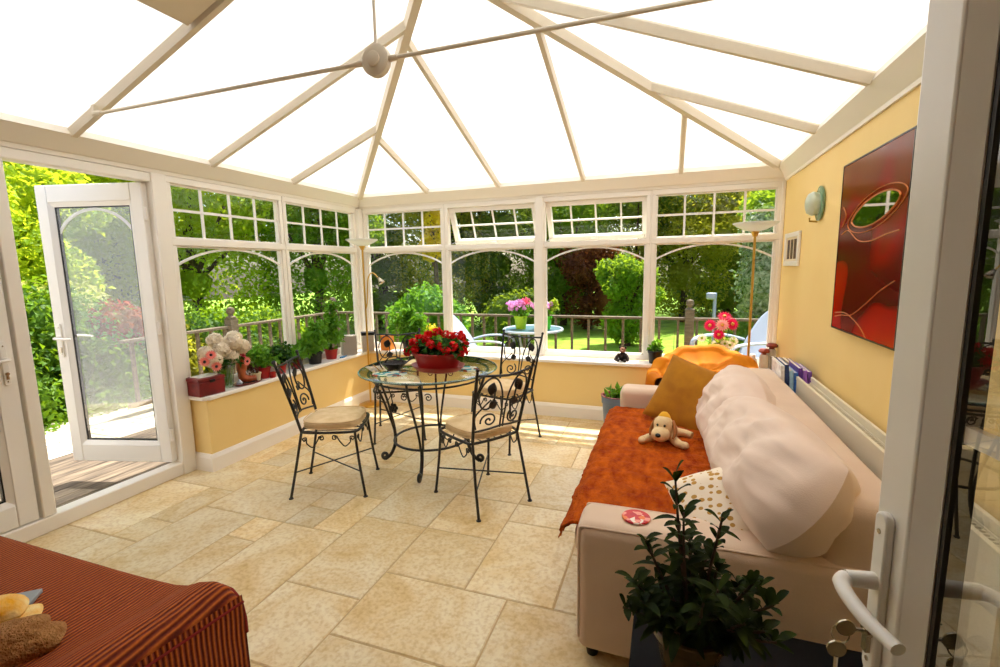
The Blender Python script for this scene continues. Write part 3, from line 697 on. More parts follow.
# ---------------- cream sofa along the right wall
sofaM = pbr('peach_beige_upholstery', rgb(226, 200, 174), .85, col2=rgb(218, 190, 164), scale=5, bump=.12, bscale=300, sheen=.2)
cushM = pbr('pale_pink_beige_cloth', rgb(238, 214, 196), .85, col2=rgb(230, 205, 186), scale=4, bump=.1, bscale=260, sheen=.2)
def pillow(w, h, t, Mx, seed=0, nu=34, nv=26, wr=.012, pinch=.07, sag=0.0, pw=.5, boxy=3.0, rnd_=0.0):
    m = MB()
    for sd in (1, -1):
        def fn(a, v):
            u = a * 2 - 1; q = v * 2 - 1
            x = u * w / 2 * (1 - pinch * (1 - q * q) * abs(u)) * math.sqrt(1 - rnd_ * q * q / 2); y = q * h / 2 * (1 - pinch * (1 - u * u) * abs(q)) * math.sqrt(1 - rnd_ * u * u / 2)
            th = max(0, (1 - abs(u) ** boxy) * (1 - abs(q) ** boxy)) ** pw
            nz = noise.noise(Vector((x * 7 + seed, y * 7, seed))) * wr * 1.6 + noise.ridged_multi_fractal(Vector((x * 5 + seed * 3, y * 9, sd)), 1, 2, 3, 1, 2) * wr * .5
            return (x, y - sag * (1 - th) * .0, sd * (t / 2 * th + nz * th))
        m.grid(fn, nu, nv)
        if sd == -1:
            k = nu * nv; n0 = len(m.f) // 2; m.f[n0:] = [f[::-1] for f in m.f[n0:]]
    m.v = [tuple(Mx @ Vector(q)) for q in m.v]; return m
def rbox(x0, x1, y0, y1, z0, z1, r=.04, fn=None, n=10, seed=0, amp=.004):
    """soft upholstered box: rounded by superellipsoid edges, with slight unevenness"""
    m = MB(); cx, cy, cz = (x0 + x1) / 2, (y0 + y1) / 2, (z0 + z1) / 2; hx, hy, hz = (x1 - x0) / 2, (y1 - y0) / 2, (z1 - z0) / 2
    def pt(d):
        q = Vector(d); ax = max(abs(q.x), abs(q.y), abs(q.z)); p = Vector((q.x * hx, q.y * hy, q.z * hz))
        inner = Vector((max(-hx + r, min(hx - r, p.x)), max(-hy + r, min(hy - r, p.y)), max(-hz + r, min(hz - r, p.z))))
        dd = p - inner
        if dd.length > 1e-6: p = inner + dd.normalized() * r
        p += Vector((cx, cy, cz)); k = noise.noise(p * 6 + Vector((seed, 0, 0))) * amp; p += dd.normalized() * k if dd.length > 1e-6 else Vector((0, 0, 0))
        return fn(p) if fn else p
    fr = []
    def par(i, h): # denser samples near edges
        L = 2 * h; e = r / L
        t = i / n
        if t < .25: return -1 + 2 * e * t / .25
        if t > .75: return 1 - 2 * e * (1 - t) / .25
        return (-1 + 2 * e) + (2 - 4 * e) * (t - .25) / .5
    n = 16
    for ax in range(3):
        for s in (-1, 1):
            hs = [hx, hy, hz]; a, b = [k for k in range(3) if k != ax]
            def g(u, v, ax=ax, s=s, a=a, b=b):
                d = [0, 0, 0]; d[ax] = s; d[a] = par(round(u * n), hs[a]); d[b] = par(round(v * n), hs[b]); return pt(d)
            k0 = len(m.f); m.grid(g, n + 1, n + 1)
            flip = (s == -1) != (ax == 1)
            if flip: m.f[k0:] = [f[::-1] for f in m.f[k0:]]
    return m
sofa = thing('sofa', 'long peach beige sofa with two large back cushions along the right wall', 'sofa', (0, 0, 0))
SY0, SY1, SX0, SX1 = -2.985, -0.93, 2.93, 3.93
rbox(2.94, 3.72, SY0 + .17, SY1 - .17, .07, .30, .03, seed=1).build('base', sofaM, sofa, angle=60)
def armf(p):  # arm top falls slightly to the back and its front swells
    return p
rbox(2.965, 3.90, SY0, SY0 + .20, .05, .545, .045, seed=2).build('arm', sofaM, sofa, angle=60)
rbox(2.945, 3.90, SY1 - .20, SY1, .05, .565, .045, seed=3).build('arm', sofaM, sofa, angle=60)
rbox(3.70, 3.925, SY0 + .02, SY1 - .02, .08, .735, .05, seed=4, fn=lambda p: Vector((p.x + (p.z - .4) * .06, p.y, p.z))).build('back', sofaM, sofa, angle=60)
for y0, y1 in ((SY0 + .20, -1.96), (-1.95, SY1 - .2)): rbox(2.92, 3.70, y0, y1, .28, .415, .045, seed=y0).build('seat_cushion', sofaM, sofa, angle=60)
for x in (3.02, 3.82):
    for y in (SY0 + .07, SY1 - .07): MB().lathe([(.02, 0), (.028, .05)], 14, T(x, y, 0)).build('foot', pbr('dark_wood_foot', rgb(50, 30, 20), .5), sofa)
pp = MB()
for y in (SY0 + .013, SY0 + .187): pp.tube(catmull([(2.977, y, .10), (2.977, y, .49), (2.990, y, .522), (3.02, y, .5325), (3.4, y, .5325), (3.86, y, .5325)], 6), .004, 6)
pp.build('piping', sofaM, sofa)
# big loose back cushions leaning on the back
def lean(cx, cy, cz, tilt, yaw=0, roll=0): return T(cx, cy, cz) @ rot('Z', yaw) @ rot('Y', tilt) @ rot('X', roll) @ Matrix(((0, 0, -1, 0), (1, 0, 0, 0), (0, -1, 0, 0), (0, 0, 0, 1))) @ rot('Z', 180)
b1 = pillow(1.14, .40, .34, lean(3.64, -2.46, .655, 36, 0, -5), 3, 60, 44, .030, .0, boxy=3.0, pw=.5, rnd_=.5); b1.build('back_cushion', cushM, sofa, angle=80, sub=0)
b2 = pillow(.94, .44, .32, lean(3.63, -1.62, .605, 30, 0, 2), 8, 60, 44, .030, .0, boxy=3.0, pw=.5, rnd_=.5); b2.build('back_cushion', cushM, sofa, angle=80)

# rust throw over the seat
rust = pbr('rust_chenille', rgb(200, 94, 10), .95, spec=.15, col2=rgb(150, 54, 3), scale=26, bump=1.0, bscale=110, detail=6, stretch=(1, .45, 1), dist=.012)
def throw_fn(a, v):
    y = -2.775 + 1.62 * v; s = a * .665
    top = .60
    ed = .02 * noise.noise(Vector((v * 9, 0, 4)))
    if s < top: x, z = 3.525 - s, .435
    else:
        e = s - top; k = min(1, e / .07); x = 2.925 - .03 * math.sin(k * PI / 2); z = .435 - .05 * (1 - math.cos(k * PI / 2)) - max(0, e - .07) + ed
    w = .012 * noise.noise(Vector((s * 4, y * 15, 0))) + .006 * noise.noise(Vector((s * 20, y * 30, 7)))
    x -= .03 * math.sin(y * 5 + 1) * (s > .4) * 0; return (x + (w * .8 if s > top else 0) - (.02 if s > .64 else 0), y + .012 * noise.noise(Vector((s * 5, v * 3, 9))), z + w)
o = MB().grid(throw_fn, 44, 130).build('throw_blanket', rust, thick=.012, angle=80)
tag(o, 'rust orange chenille throw spread over the seat of the cream sofa', 'throw')
fm = MB(); R = random.Random(2)
for k in range(150):
    v = (k + .5) / 150; x, y, z = throw_fn(1.0, v); fm.tube([(x, y, z), (x - .004 + R.uniform(-.006, .006), y + R.uniform(-.006, .006), z - .012), (x + R.uniform(-.008, .004), y + R.uniform(-.01, .01), z - .028)], [.004, .005, .002], 5)
fm.build('fringe', rust, o)

# mustard cushion, patterned cushion
mus = pbr('mustard_velvet', rgb(186, 124, 6), .9, col2=rgb(164, 104, 4), scale=10, bump=.3, bscale=220)
c = thing('scatter_cushion', 'square mustard cushion propped in the far corner of the cream sofa', 'cushion', (0, 0, 0), group='scatter cushions on the cream sofa')
Mc = T(3.40, -1.38, .60) @ rot('Z', -16) @ rot('X', 62) @ rot('Z', -17)
pillow(.45, .45, .14, Mc, 5, wr=.006, pinch=.05).build('cushion_cover', mus, c, angle=80)
def dots():
    m, nt, out = newmat('ochre_leaf_print'); L = nt.links.new; bs = N(nt, 'ShaderNodeBsdfPrincipled'); L(bs.outputs[0], out.inputs[0]); bs.inputs['Roughness'].default_value = .8
    tc = N(nt, 'ShaderNodeTexCoord'); mp = N(nt, 'ShaderNodeMapping'); mp.inputs['Scale'].default_value = (34, 48, 34); L(tc.outputs['Object'], mp.inputs[0])
    v = N(nt, 'ShaderNodeTexVoronoi'); v.inputs['Scale'].default_value = 1; v.inputs['Randomness'].default_value = .35; L(mp.outputs[0], v.inputs['Vector'])
    lt = N(nt, 'ShaderNodeMath', operation='LESS_THAN'); lt.inputs[1].default_value = .36; L(v.outputs['Distance'], lt.inputs[0])
    mx = N(nt, 'ShaderNodeMix', data_type='RGBA'); mx.inputs[6].default_value = rgb(246, 230, 206); mx.inputs[7].default_value = rgb(196, 146, 62); L(lt.outputs[0], mx.inputs[0])
    L(mx.outputs[2], bs.inputs['Base Color']); return m
c2 = thing('scatter_cushion', 'white cushion with ochre spots leaning by the near arm of the cream sofa', 'cushion', (0, 0, 0), group='scatter cushions on the cream sofa')
Mc = T(3.49, -2.73, .57) @ rot('Z', 22) @ rot('X', 30) @ rot('Y', -24)
pillow(.40, .32, .12, Mc, 9, wr=.005, pinch=.05).build('cushion_cover', dots(), c2, angle=80)
me = c2.children[0]; g = pbr('grey_flower_print', rgb(140, 136, 124), .8)
fl = MB()
for k in range(3):
    a = math.radians(60 + 30 * k); fl.ell((.10 + .032 * math.cos(a), -.06 + .035 * math.sin(a), .052), (.016, .016, .006), 10, 6)
fl.tube([(.10, -.06, .052), (.09, -.13, .03)], .003, 5); fl.v = [tuple(Mc @ Vector(q)) for q in fl.v]; fl.build('flower_motif', g, c2)

# toy dog
def dog():
    plush = pbr('cream_plush', rgb(244, 216, 166), .95, col2=rgb(232, 200, 146), scale=30, bump=.5, bscale=200)
    r = thing('toy_dog', 'cream plush toy dog with floppy ears lying on the rust throw', 'soft toy', (3.25, -1.80, .44), math.radians(-105))
    # local +x = forward (towards camera)
    b = MB(); b.ell((-.075, 0, .045), (.095, .055, .045), 20, 12)
    b.tube(catmull([(-.02, .04, .03), (.03, .085, .022), (.05, .125, .024)], 4), [.024] * 5 + [.02] * 3 + [.018], 10); b.tube(catmull([(-.02, -.04, .03), (.04, -.08, .022), (.075, -.095, .022)], 4), [.024] * 5 + [.022] * 4, 10)
    b.ell((.05, .127, .024), (.024, .022, .02), 12, 8); b.ell((.08, -.098, .022), (.026, .022, .02), 12, 8)
    b.tube([(-.13, .03, .03), (-.16, .085, .02), (-.15, .12, .018)], [.026, .022, .018], 10); b.tube([(-.13, -.03, .03), (-.155, -.08, .02), (-.14, -.115, .018)], [.026, .022, .018], 10)
    b.build('body', plush, r)
    h = MB(); h.ell((.015, 0, .108), (.052, .054, .055), 22, 14); h.ell((.066, 0, .070), (.054, .050, .041), 20, 12); h.build('head', plush, r)
    for s in (-1, 1):
        e = MB(); e.grid(lambda a, v, s=s: (.005 + (a - .5) * .05 * (0.6 + .6 * v) + .018 * v, s * (.046 + .020 * math.sin(v * 2.2)), .135 - .085 * v), 7, 9); e.build('ear', pbr('tan_plush', rgb(176, 120, 66), .95), r, thick=.010)
        MB().ell((.060, s * .019, .118), .0075, 10, 8).build('eye', M['gasket'], r)
    MB().ell((.117, 0, .078), (.011, .015, .012), 12, 8).build('nose', M['gasket'], r)
    MB().lathe([(0, .026), (.016, .022), (.028, .008), (.036, -.008)], 18, T(.0, 0, .155)).build('cap', pbr('yellow_felt', rgb(236, 176, 40), .9), r)
    return r
dog()
# red coaster on arm
def coaster_mat():
    m, nt, out = newmat('red_print'); L = nt.links.new; bs = N(nt, 'ShaderNodeBsdfPrincipled'); L(bs.outputs[0], out.inputs[0]); bs.inputs['Roughness'].default_value = .4
    tc = N(nt, 'ShaderNodeTexCoord'); v = N(nt, 'ShaderNodeTexVoronoi'); v.inputs['Scale'].default_value = 55; L(tc.outputs['Object'], v.inputs['Vector']); s = N(nt, 'ShaderNodeSeparateColor'); L(v.outputs['Color'], s.inputs[0])
    r = ramp(nt, s.outputs[1], [(0, rgb(214, 30, 30)), (.35, rgb(240, 150, 130)), (.5, rgb(196, 20, 40)), (.75, rgb(236, 120, 40)), (.9, rgb(240, 226, 210))]); r.color_ramp.interpolation = 'CONSTANT'
    L(r.outputs[0], bs.inputs['Base Color']); return m
o = MB().lathe([(0, 0), (.048, 0), (.05, .003), (.048, .006), (0, .006)], 32, cap=False).build('coaster', coaster_mat()); o.location = (3.165, -2.885, .5475)
tag(o, 'round red patterned coaster on the near arm of the cream sofa', 'coaster')

# ---------------- tub armchair under an orange throw in the far right corner
ac = thing('armchair', 'rounded tub armchair in the far right corner, hidden under an orange throw', 'armchair', (3.53, -.55, 0))
def tub(a, v, k=1.0, gap=0):
    t = -PI * .02 + a * PI * 1.04; z = .08 + v * (.46 + .16 * math.sin(max(0, min(PI, t))) ** 1.5); return ((.37 * k) * math.cos(t), (.31 * k) * math.sin(t) - .02, z)
tb = MB(); tb.grid(lambda a, v: tub(a, v), 40, 10); dk = pbr('dark_brown_fabric', rgb(70, 44, 30), .9)
tb.build('backrest', dk, ac, thick=.08); MB().lathe([(0, .08), (.3, .08), (.33, .12), (.33, .36), (.28, .40), (0, .41)], 36, None, 1, .85, cap=False).build('seat', dk, ac)
for x, y in ((-.2, -.18), (.2, -.18), (-.2, .15), (.2, .15)): MB().lathe([(.018, 0), (.024, .09)], 12, T(x, y, 0)).build('foot', dk, ac)
orange = pbr('orange_silk_throw', rgb(214, 132, 4), .7, spec=.15, col2=rgb(198, 108, 2), scale=5, bump=.1, bscale=40)
def drape(a, v):
    # a round the rim (open front), v: inside -> over the rim -> outside
    t = -PI * .12 + a * PI * 1.30; st = max(0.0, math.sin(t)); rim = .565 + .165 * st ** 1.2 + .03 * math.cos(t) * .8
    fold = noise.noise(Vector((t * 4.2, v * .7, 3))) * .6 + .4 * math.sin(t * 17 + 2 * noise.noise(Vector((t * 2, v, 0))))
    if v < .45:
        k = v / .45; rr = .325 * k ** .8; z = .60 + (rim - .60) * k ** 2.2
    elif v < .6:
        k = (v - .45) / .15; ang = k * PI; rr = .375 - .05 * math.cos(ang); z = rim + .035 * math.sin(ang)
    else:
        k = (v - .6) / .4; rr = .425 + .03 * k; z = rim - k * (.42 + .06 * math.sin(t * 3 + 1))
    amp = (.007 + .022 * max(0, (v - .5) / .5)) ; rr += amp * fold; z += .010 * fold + .008 * math.sin(t * 9 + v * 5) * min(1, v * 2)
    return (rr * math.cos(t), rr * .86 * math.sin(t) - .02, z)
o = MB().grid(drape, 150, 44).build('throw_blanket', orange, thick=.006, angle=80); o.location = (3.53, -.55, 0)
tag(o, 'glossy orange throw draped over the armchair below the back window', 'throw')

# ---------------- black side table and pot plant at the near end of the sofa
blk = pbr('black_lacquer', rgb(7, 6, 7), .7, spec=.15)
st = thing('side_table', 'low black cube table at the near end of the cream sofa', 'table', (3.18, -3.62, 0))
MB().box(0, .62, 0, .485, .375, .40).build('table_top', blk, st, bevel=.004)
m = MB(); m.box(.01, .03, .01, .45, 0, .375); m.box(.59, .61, .01, .45, 0, .375); m.build('side_panel', blk, st); MB().box(.03, .59, .43, .45, 0, .375).build('back_panel', blk, st); MB().box(.03, .59, .01, .43, .16, .18).build('shelf', blk, st)
pl = thing('pot_plant', 'dark leafy plant in a glazed brown pot on the black side table', 'plant', (3.325, -3.36, .40))
potm = pbr('olive_glaze', rgb(96, 78, 48), .25, col2=rgb(60, 46, 28), scale=9)
pot(MB(), (0, 0), .062, .085, 0, .145, 32, .010).build('pot', potm, pl); MB().lathe([(0, .13), (.08, .13)], 24, cap=False).build('soil', M['soil'], pl)
DK = leafmat('dark_glossy_leaf', rgb(20, 34, 6), rgb(48, 60, 12), rgb(70, 84, 16), .12, 20)
def whorl_plant(parent, stems, lm, L, nleaf, seed, wid=.34, sm=None, z0=.12):
    R = random.Random(seed); sm_ = MB(); lf = MB()
    for (bx_, by_, tx, ty, tz) in stems:
        pts = catmull([(bx_, by_, z0), ((bx_ + tx) * .5 + R.uniform(-.01, .01), (by_ + ty) * .5, z0 + (tz - z0) * .55), (tx, ty, tz)], 6)
        sm_.tube(pts, [.0055 - .003 * i / len(pts) for i in range(len(pts))], 6)
        for q in range(nleaf):
            f = 1 - (q / nleaf) ** 1.3 * .75; p = pts[min(len(pts) - 1, int(f * (len(pts) - 1)))]
            a = q * 2.4 + R.random(); el = math.radians(R.uniform(-15, 65) if q > 4 else R.uniform(20, 75)); l = L * R.uniform(.6, 1.15)
            dx = Vector((math.cos(a) * math.cos(el), math.sin(a) * math.cos(el), math.sin(el))); sd = Vector((-math.sin(a), math.cos(a), 0)); un = dx.cross(sd) * -1
            base = len(lf.v)
            for i in range(6):
                t = i / 5; c = p + dx * (l * t) + Vector((0, 0, -.35 * l * t * t)); w = wid * l * .5 * math.sin(PI * (t * .93 + .04)) ** .8
                for s in (-1, 0, 1): lf.v.append(tuple(c + sd * (w * s) + Vector((0, 0, w * .35 * abs(s)))))
            for i in range(5):
                for s in (0, 1): lf.f.append((base + i * 3 + s, base + i * 3 + s + 1, base + i * 3 + s + 4, base + i * 3 + s + 3))
    sm_.build('stem', sm or M['bark'], parent); lf.build('foliage', lm, parent, angle=60)
R = random.Random(8); ss = []
for k in range(40):
    a = k * 2.4; rr = .025 + .17 * math.sqrt((k + .5) / 40); ss.append((.03 * math.cos(a), .03 * math.sin(a), rr * math.cos(a) * 1.1 + .02, rr * math.sin(a) * .7, R.uniform(.12, .36) * (1 - .25 * rr / .18) + .04))
ss += [(0, 0, -.055, .02, .54), (0, 0, -.03, -.02, .46), (0.01, 0, .075, .03, .44), (0, 0, -.13, 0, .36)]
DK.node_tree.nodes['Principled BSDF'].inputs['Specular IOR Level'].default_value = .08
whorl_plant(pl, [(a_, b_, c_ * .86, d_ * .86, e_ * .97) for a_, b_, c_, d_, e_ in ss], DK, .062, 19, 4)

# ---------------- rust corduroy sofa in the near left corner
def cord(name, ax, sc):
    m, nt, out = newmat(name); L = nt.links.new; bs = N(nt, 'ShaderNodeBsdfPrincipled'); L(bs.outputs[0], out.inputs[0]); bs.inputs['Roughness'].default_value = .9; bs.inputs['Sheen Weight'].default_value = .08
    bs.inputs['Sheen Tint'].default_value = rgb(255, 160, 90)
    tc = N(nt, 'ShaderNodeTexCoord'); sp = N(nt, 'ShaderNodeSeparateXYZ'); L(tc.outputs['Object'], sp.inputs[0])
    no = N(nt, 'ShaderNodeTexNoise'); no.inputs['Scale'].default_value = 5; L(tc.outputs['Object'], no.inputs['Vector'])
    ma = N(nt, 'ShaderNodeMath', operation='MULTIPLY_ADD'); ma.inputs[1].default_value = .012; L(no.outputs['Fac'], ma.inputs[0]); L(sp.outputs[ax], ma.inputs[2])
    mu = N(nt, 'ShaderNodeMath', operation='MULTIPLY'); mu.inputs[1].default_value = sc; L(ma.outputs[0], mu.inputs[0])
    si = N(nt, 'ShaderNodeMath', operation='SINE'); L(mu.outputs[0], si.inputs[0])
    n2 = N(nt, 'ShaderNodeTexNoise'); n2.inputs['Scale'].default_value = 160; L(tc.outputs['Object'], n2.inputs['Vector'])
    ad = N(nt, 'ShaderNodeMath', operation='MULTIPLY_ADD'); ad.inputs[1].default_value = .9; L(n2.outputs['Fac'], ad.inputs[0]); L(si.outputs[0], ad.inputs[2])
    r = ramp(nt, ad.outputs[0], [(0.0, rgb(84, 16, 4)), (.5, rgb(150, 56, 10)), (1, rgb(212, 112, 34))]); mr = N(nt, 'ShaderNodeMapRange'); mr.inputs[1].default_value = -.8; mr.inputs[2].default_value = 1.7; L(ad.outputs[0], mr.inputs[0]); L(mr.outputs[0], r.inputs['Fac'])
    L(r.outputs[0], bs.inputs['Base Color'])
    bp = N(nt, 'ShaderNodeBump'); bp.inputs['Strength'].default_value = .7; bp.inputs['Distance'].default_value = .004; L(si.outputs[0], bp.inputs['Height']); L(bp.outputs[0], bs.inputs['Normal']); return m
cx_ = cord('corduroy_lengthwise', 0, 470.0); cy_ = cord('corduroy_upright', 1, 500.0)
bs_ = thing('corduroy_sofa', 'rust corduroy sofa with flat low arm in the near left corner', 'sofa', (0, 0, 0))
def sec(u):
    """profile across x from outer foot of the arm over its round top to the seat"""
    P = [(2.19, .06), (2.19, .30), (2.188, .53), (2.178, .580), (2.15, .605), (2.11, .610), (2.06, .598), (2.01, .575), (1.95, .562), (1.8, .557), (1.4, .555), (0.9, .553)]
    i = u * (len(P) - 1); k = min(int(i), len(P) - 2); t = i - k; return (P[k][0] * (1 - t) + P[k + 1][0] * t, P[k][1] * (1 - t) + P[k + 1][1] * t)
def sofa_top(a, v):
    a = .165 + a * (1 - .165); x, z = sec(a); y = -3.665 - v * .75; sh = -.10 * v * (1 if x > 1.9 else (x - .9)); r0 = .03
    e = min(1, v * .75 / r0) if v * .75 < r0 else 1; z -= .03 * (1 - math.sqrt(max(0, 1 - (1 - e) ** 2)))
    return (x + sh, y, z + .003 * noise.noise(Vector((x * 8, y * 8, 0))))
m = MB(); m.grid(lambda a, v: sofa_top(a, v ** 1.6), 60, 40); m.build('seat_and_arm_top', cx_, bs_, angle=70).name = 'arm_top'
def sofa_side(a, v):
    x, z = 2.19, .035 + v * .54; return (x - .10 * a - (.003 if v > .98 else 0), -3.665 - a * .75, z)
MB().grid(sofa_side, 30, 20).build('side_panel', cy_, bs_, angle=70)
MB().grid(lambda a, v: (2.187 - a * 1.285, -3.664 + .004 * math.sin(v * PI), .035 + v * (.502 + .03 * (0 if a > .1 else 1))), 24, 12).build('front_panel', cord('corduroy_front', 0, 420.0), bs_, angle=70)
pm_ = pbr('dark_red_piping', rgb(140, 24, 10), .8)
m = MB(); m.tube([tuple(Vector(sofa_top(k / 50, 0)) + Vector((0, .003, .002))) for k in range(51)], .005, 6); m.build('piping', pm_, bs_)
m = MB(); m.tube([(2.191 - .10 * k / 10, -3.665 - .75 * k / 10, .555) for k in range(11)], .0035, 6); m.build('piping', pm_, bs_)
for x in (1.0, 2.15): MB().lathe([(.022, 0), (.03, .04)], 12, T(x, -3.74, 0)).build('foot', dk, bs_)
# folded towels on it
def towel(name, mat, c, L, wd, h, ang, lb, rolls=2, gr=None, seed=0):
    o = MB()
    for k in range(rolls):
        q = pillow(L * (1 - .06 * k), wd * (1 - .05 * k), h * 1.5, T(-.02 * k, .012 * k, h * (k * .9 + .62)), seed + k, 30, 20, .012, .02, boxy=4, pw=.45, rnd_=.35); o.add(q.v, q.f)
    ob = o.build(name, mat, angle=80); ob.location = c; ob.rotation_euler = (0, 0, ang); tag(ob, lb, 'towel', gr); return ob
br = pbr('brown_terry', rgb(206, 150, 88), 1.0, col2=rgb(176, 118, 62), scale=60, bump=1.0, bscale=160, dist=.02)
ye = pbr('yellow_print_cloth', rgb(246, 176, 30), .9, col2=rgb(250, 226, 160), scale=24, bump=.5, bscale=90)
towel('towel', br, (1.80, -4.02, .560), .30, .10, .028, math.radians(52), 'fluffy brown folded towel on the corduroy sofa, nearest the camera', gr='folded towels on the corduroy sofa')
towel('towel', ye, (1.67, -3.97, .558), .24, .09, .024, math.radians(52), 'yellow and white patterned folded towel on the corduroy sofa', gr='folded towels on the corduroy sofa', seed=5)
o = MB().box(-.07, .07, -.05, .05, 0, .012).build('book', pbr('grey_cover', rgb(150, 156, 160), .5), bevel=.002); o.location = (1.60, -3.90, .558); o.rotation_euler[2] = .7; tag(o, 'thin grey book at the left edge of the corduroy sofa', 'book')

# ---------------- radiator
rad = thing('radiator', 'long cream double panel radiator on the right wall behind the sofa', 'radiator', (0, 0, 0))
radm = pbr('cream_enamel', rgb(236, 226, 200), .35)
for nm, x in (('front_panel', 4.015), ('back_panel', 4.092)):
    m = MB(); y0, y1, z0, z1 = -3.17, -1.24, .16, .745; n = 58
    m.box(x - .004, x + .004, y0, y1, z0 + .012, z1 - .012)
    m.box(x - .007, x + .007, y0, y1, z0, z0 + .02); m.box(x - .007, x + .007, y0, y1, z1 - .02, z1)
    for k in range(n if nm == 'back_panel' else 0):
        y = y0 + (k + .5) * (y1 - y0) / n; m.prism([(-.011, -.000), (-.006, -.007), (.006, -.007), (.011, 0)], z0 + .04, z1 - .04, T(x - .004, y, 0) @ rot('Z', -90))
    m.build(nm, radm, rad, smooth=False)
m = MB()
for k in range(96): y = -3.16 + k * .02; m.box(4.024, 4.084, y, y + .006, .700, .706)
m.box(4.022, 4.026, -3.17, -1.24, .68, .712); m.box(4.082, 4.086, -3.17, -1.24, .68, .712); m.build('grille', radm, rad, smooth=False)
MB().tube([(4.05, -1.22, .2), (4.05, -1.17, .2), (4.05, -1.17, 0)], .008, 8).build('pipe', M['chrome'], rad)

# ---------------- things on the right wall
def art():
    r = thing('wall_art', 'glossy deep red abstract glass panel with a mirrored eye shape on the yellow wall', 'picture', (W, -1.875, 1.51))
    m, nt, out = newmat('red_swirl_glass'); L = nt.links.new; b = N(nt, 'ShaderNodeBsdfPrincipled'); L(b.outputs[0], out.inputs[0]); b.inputs['Roughness'].default_value = .18; b.inputs['Specular IOR Level'].default_value = .12
    tc = N(nt, 'ShaderNodeTexCoord'); sp = N(nt, 'ShaderNodeSeparateXYZ'); L(tc.outputs['Object'], sp.inputs[0])
    n = N(nt, 'ShaderNodeTexNoise'); n.inputs['Scale'].default_value = 1.6; n.inputs['Detail'].default_value = 1; L(tc.outputs['Object'], n.inputs['Vector'])
    ad = N(nt, 'ShaderNodeMath', operation='MULTIPLY_ADD'); ad.inputs[1].default_value = 1.1; L(n.outputs['Fac'], ad.inputs[0]); L(sp.outputs[2], ad.inputs[2])
    r_ = ramp(nt, ad.outputs[0], [(.12, rgb(180, 22, 4)), (.30, rgb(150, 12, 4)), (.34, rgb(84, 5, 5)), (.62, rgb(98, 5, 5)), (.72, rgb(140, 14, 4)), (.80, rgb(120, 44, 10)), (1, rgb(126, 66, 20))])
    L(r_.outputs[0], b.inputs['Base Color'])
    MB().box(-.028, -.003, -.385, .385, -.42, .42).build('panel', m, r, bevel=.002)
    ed = MB(); ed.box(-.030, -.002, -.390, -.384, -.425, .425); ed.box(-.030, -.002, .384, .390, -.425, .425); ed.box(-.030, -.002, -.390, .390, .42, .426); ed.box(-.030, -.002, -.390, .390, -.426, -.42); ed.build('frame', pbr('black_frame', rgb(24, 8, 6), .3), r)
    c = (-.06, .155); a_ = .26; h_ = .062
    eye = [(c[0] + a_ * math.cos(t), c[1] + h_ * math.copysign(abs(math.sin(t)) ** 1.25, math.sin(t)) - .03 * math.cos(t)) for t in [2 * PI * k / 48 for k in range(48)]]
    Q = Matrix(((0, 0, -1, 0), (1, 0, 0, 0), (0, 1, 0, 0), (0, 0, 0, 1)))
    MB().prism(eye, .0285, .031, Q).build('mirror_inlay', M['mirror'], r)
    gold = pbr('gold_line', rgb(204, 120, 50), .3, metal=.6)
    g = MB(); g.tube([(-.031, y, z) for y, z in eye], .004, 6, closed=True)
    g.tube([(-.030, y, z) for y, z in [(c[0] + 1.22 * (p[0] - c[0]), c[1] + 1.35 * (p[1] - c[1])) for p in eye]], .0025, 6, closed=True)
    for pts in ([(-.338, .05), (-.22, .04), (-.05, .02), (.10, .03), (.24, .085), (.338, .07)], [(-.338, -.15), (-.2, -.20), (-.05, -.27), (.1, -.33), (.24, -.345), (.338, -.36)], [(.338, .21), (.29, .16), (.338, .11)], [(-.1, -.419), (.0, -.37), (.18, -.33), (.338, -.34)]):
        g.tube([(-.030, p.x, p.y) for p in catmull([(a, b, 0) for a, b in pts], 6)], .0025, 6)
    g.build('gold_line', gold, r)
art()
pf = thing('picture_frame', 'small white framed picture of three dark panels by the back window', 'picture', (W, -.375, 1.54))
m = MB(); a, b, w = .215, .125, .035
m.box(-.02, -.001, -a, a, b - w, b); m.box(-.02, -.001, -a, a, -b, -b + w); m.box(-.02, -.001, -a, -a + w, -b + w, b - w); m.box(-.02, -.001, a - w, a, -b + w, b - w); m.build('frame', M['upvc2'], pf, bevel=.004)
MB().box(-.010, -.002, -a + w, a - w, -b + w, b - w).build('mount', pbr('cream_mount', rgb(240, 226, 200), .8), pf)
for y, cc in ((-.10, (60, 30, 20)), (0, (40, 50, 24)), (.10, (30, 30, 60))): MB().box(-.0125, -.0095, y - .033, y + .033, -.072, .072).build('picture_panel', pbr('picture_panel', rgb(*cc), .6, col2=rgb(120, 90, 60), scale=30), pf)
wl = thing('wall_lamp', 'small pale green glass wall light above the framed picture', 'wall light', (W, -1.02, 1.80))
gg = pbr('pale_green_glass', rgb(176, 220, 176), .15, trans=.55)
MB().lathe([(0, 0), (.075, 0), (.085, .008), (.085, .016), (.072, .020), (0, .020)], 32, rot('Y', -90) @ Matrix.Scale(1.25, 4, (1, 0, 0)), cap=False).build('back_plate', gg, wl)
MB().lathe([(.055, .02), (.062, .05), (.05, .075), (.03, .085), (0, .087)], 28, rot('Y', -90) @ Matrix.Scale(1.2, 4, (1, 0, 0)), cap=False).build('lamp_shade', pbr('frosted_glass', rgb(226, 236, 214), .3, trans=.3), wl)
MB().tube([(-.015, .0, -.11), (-.06, 0, -.105), (-.06, 0, -.085)], .006, 8).build('knob', M['brass'], wl)

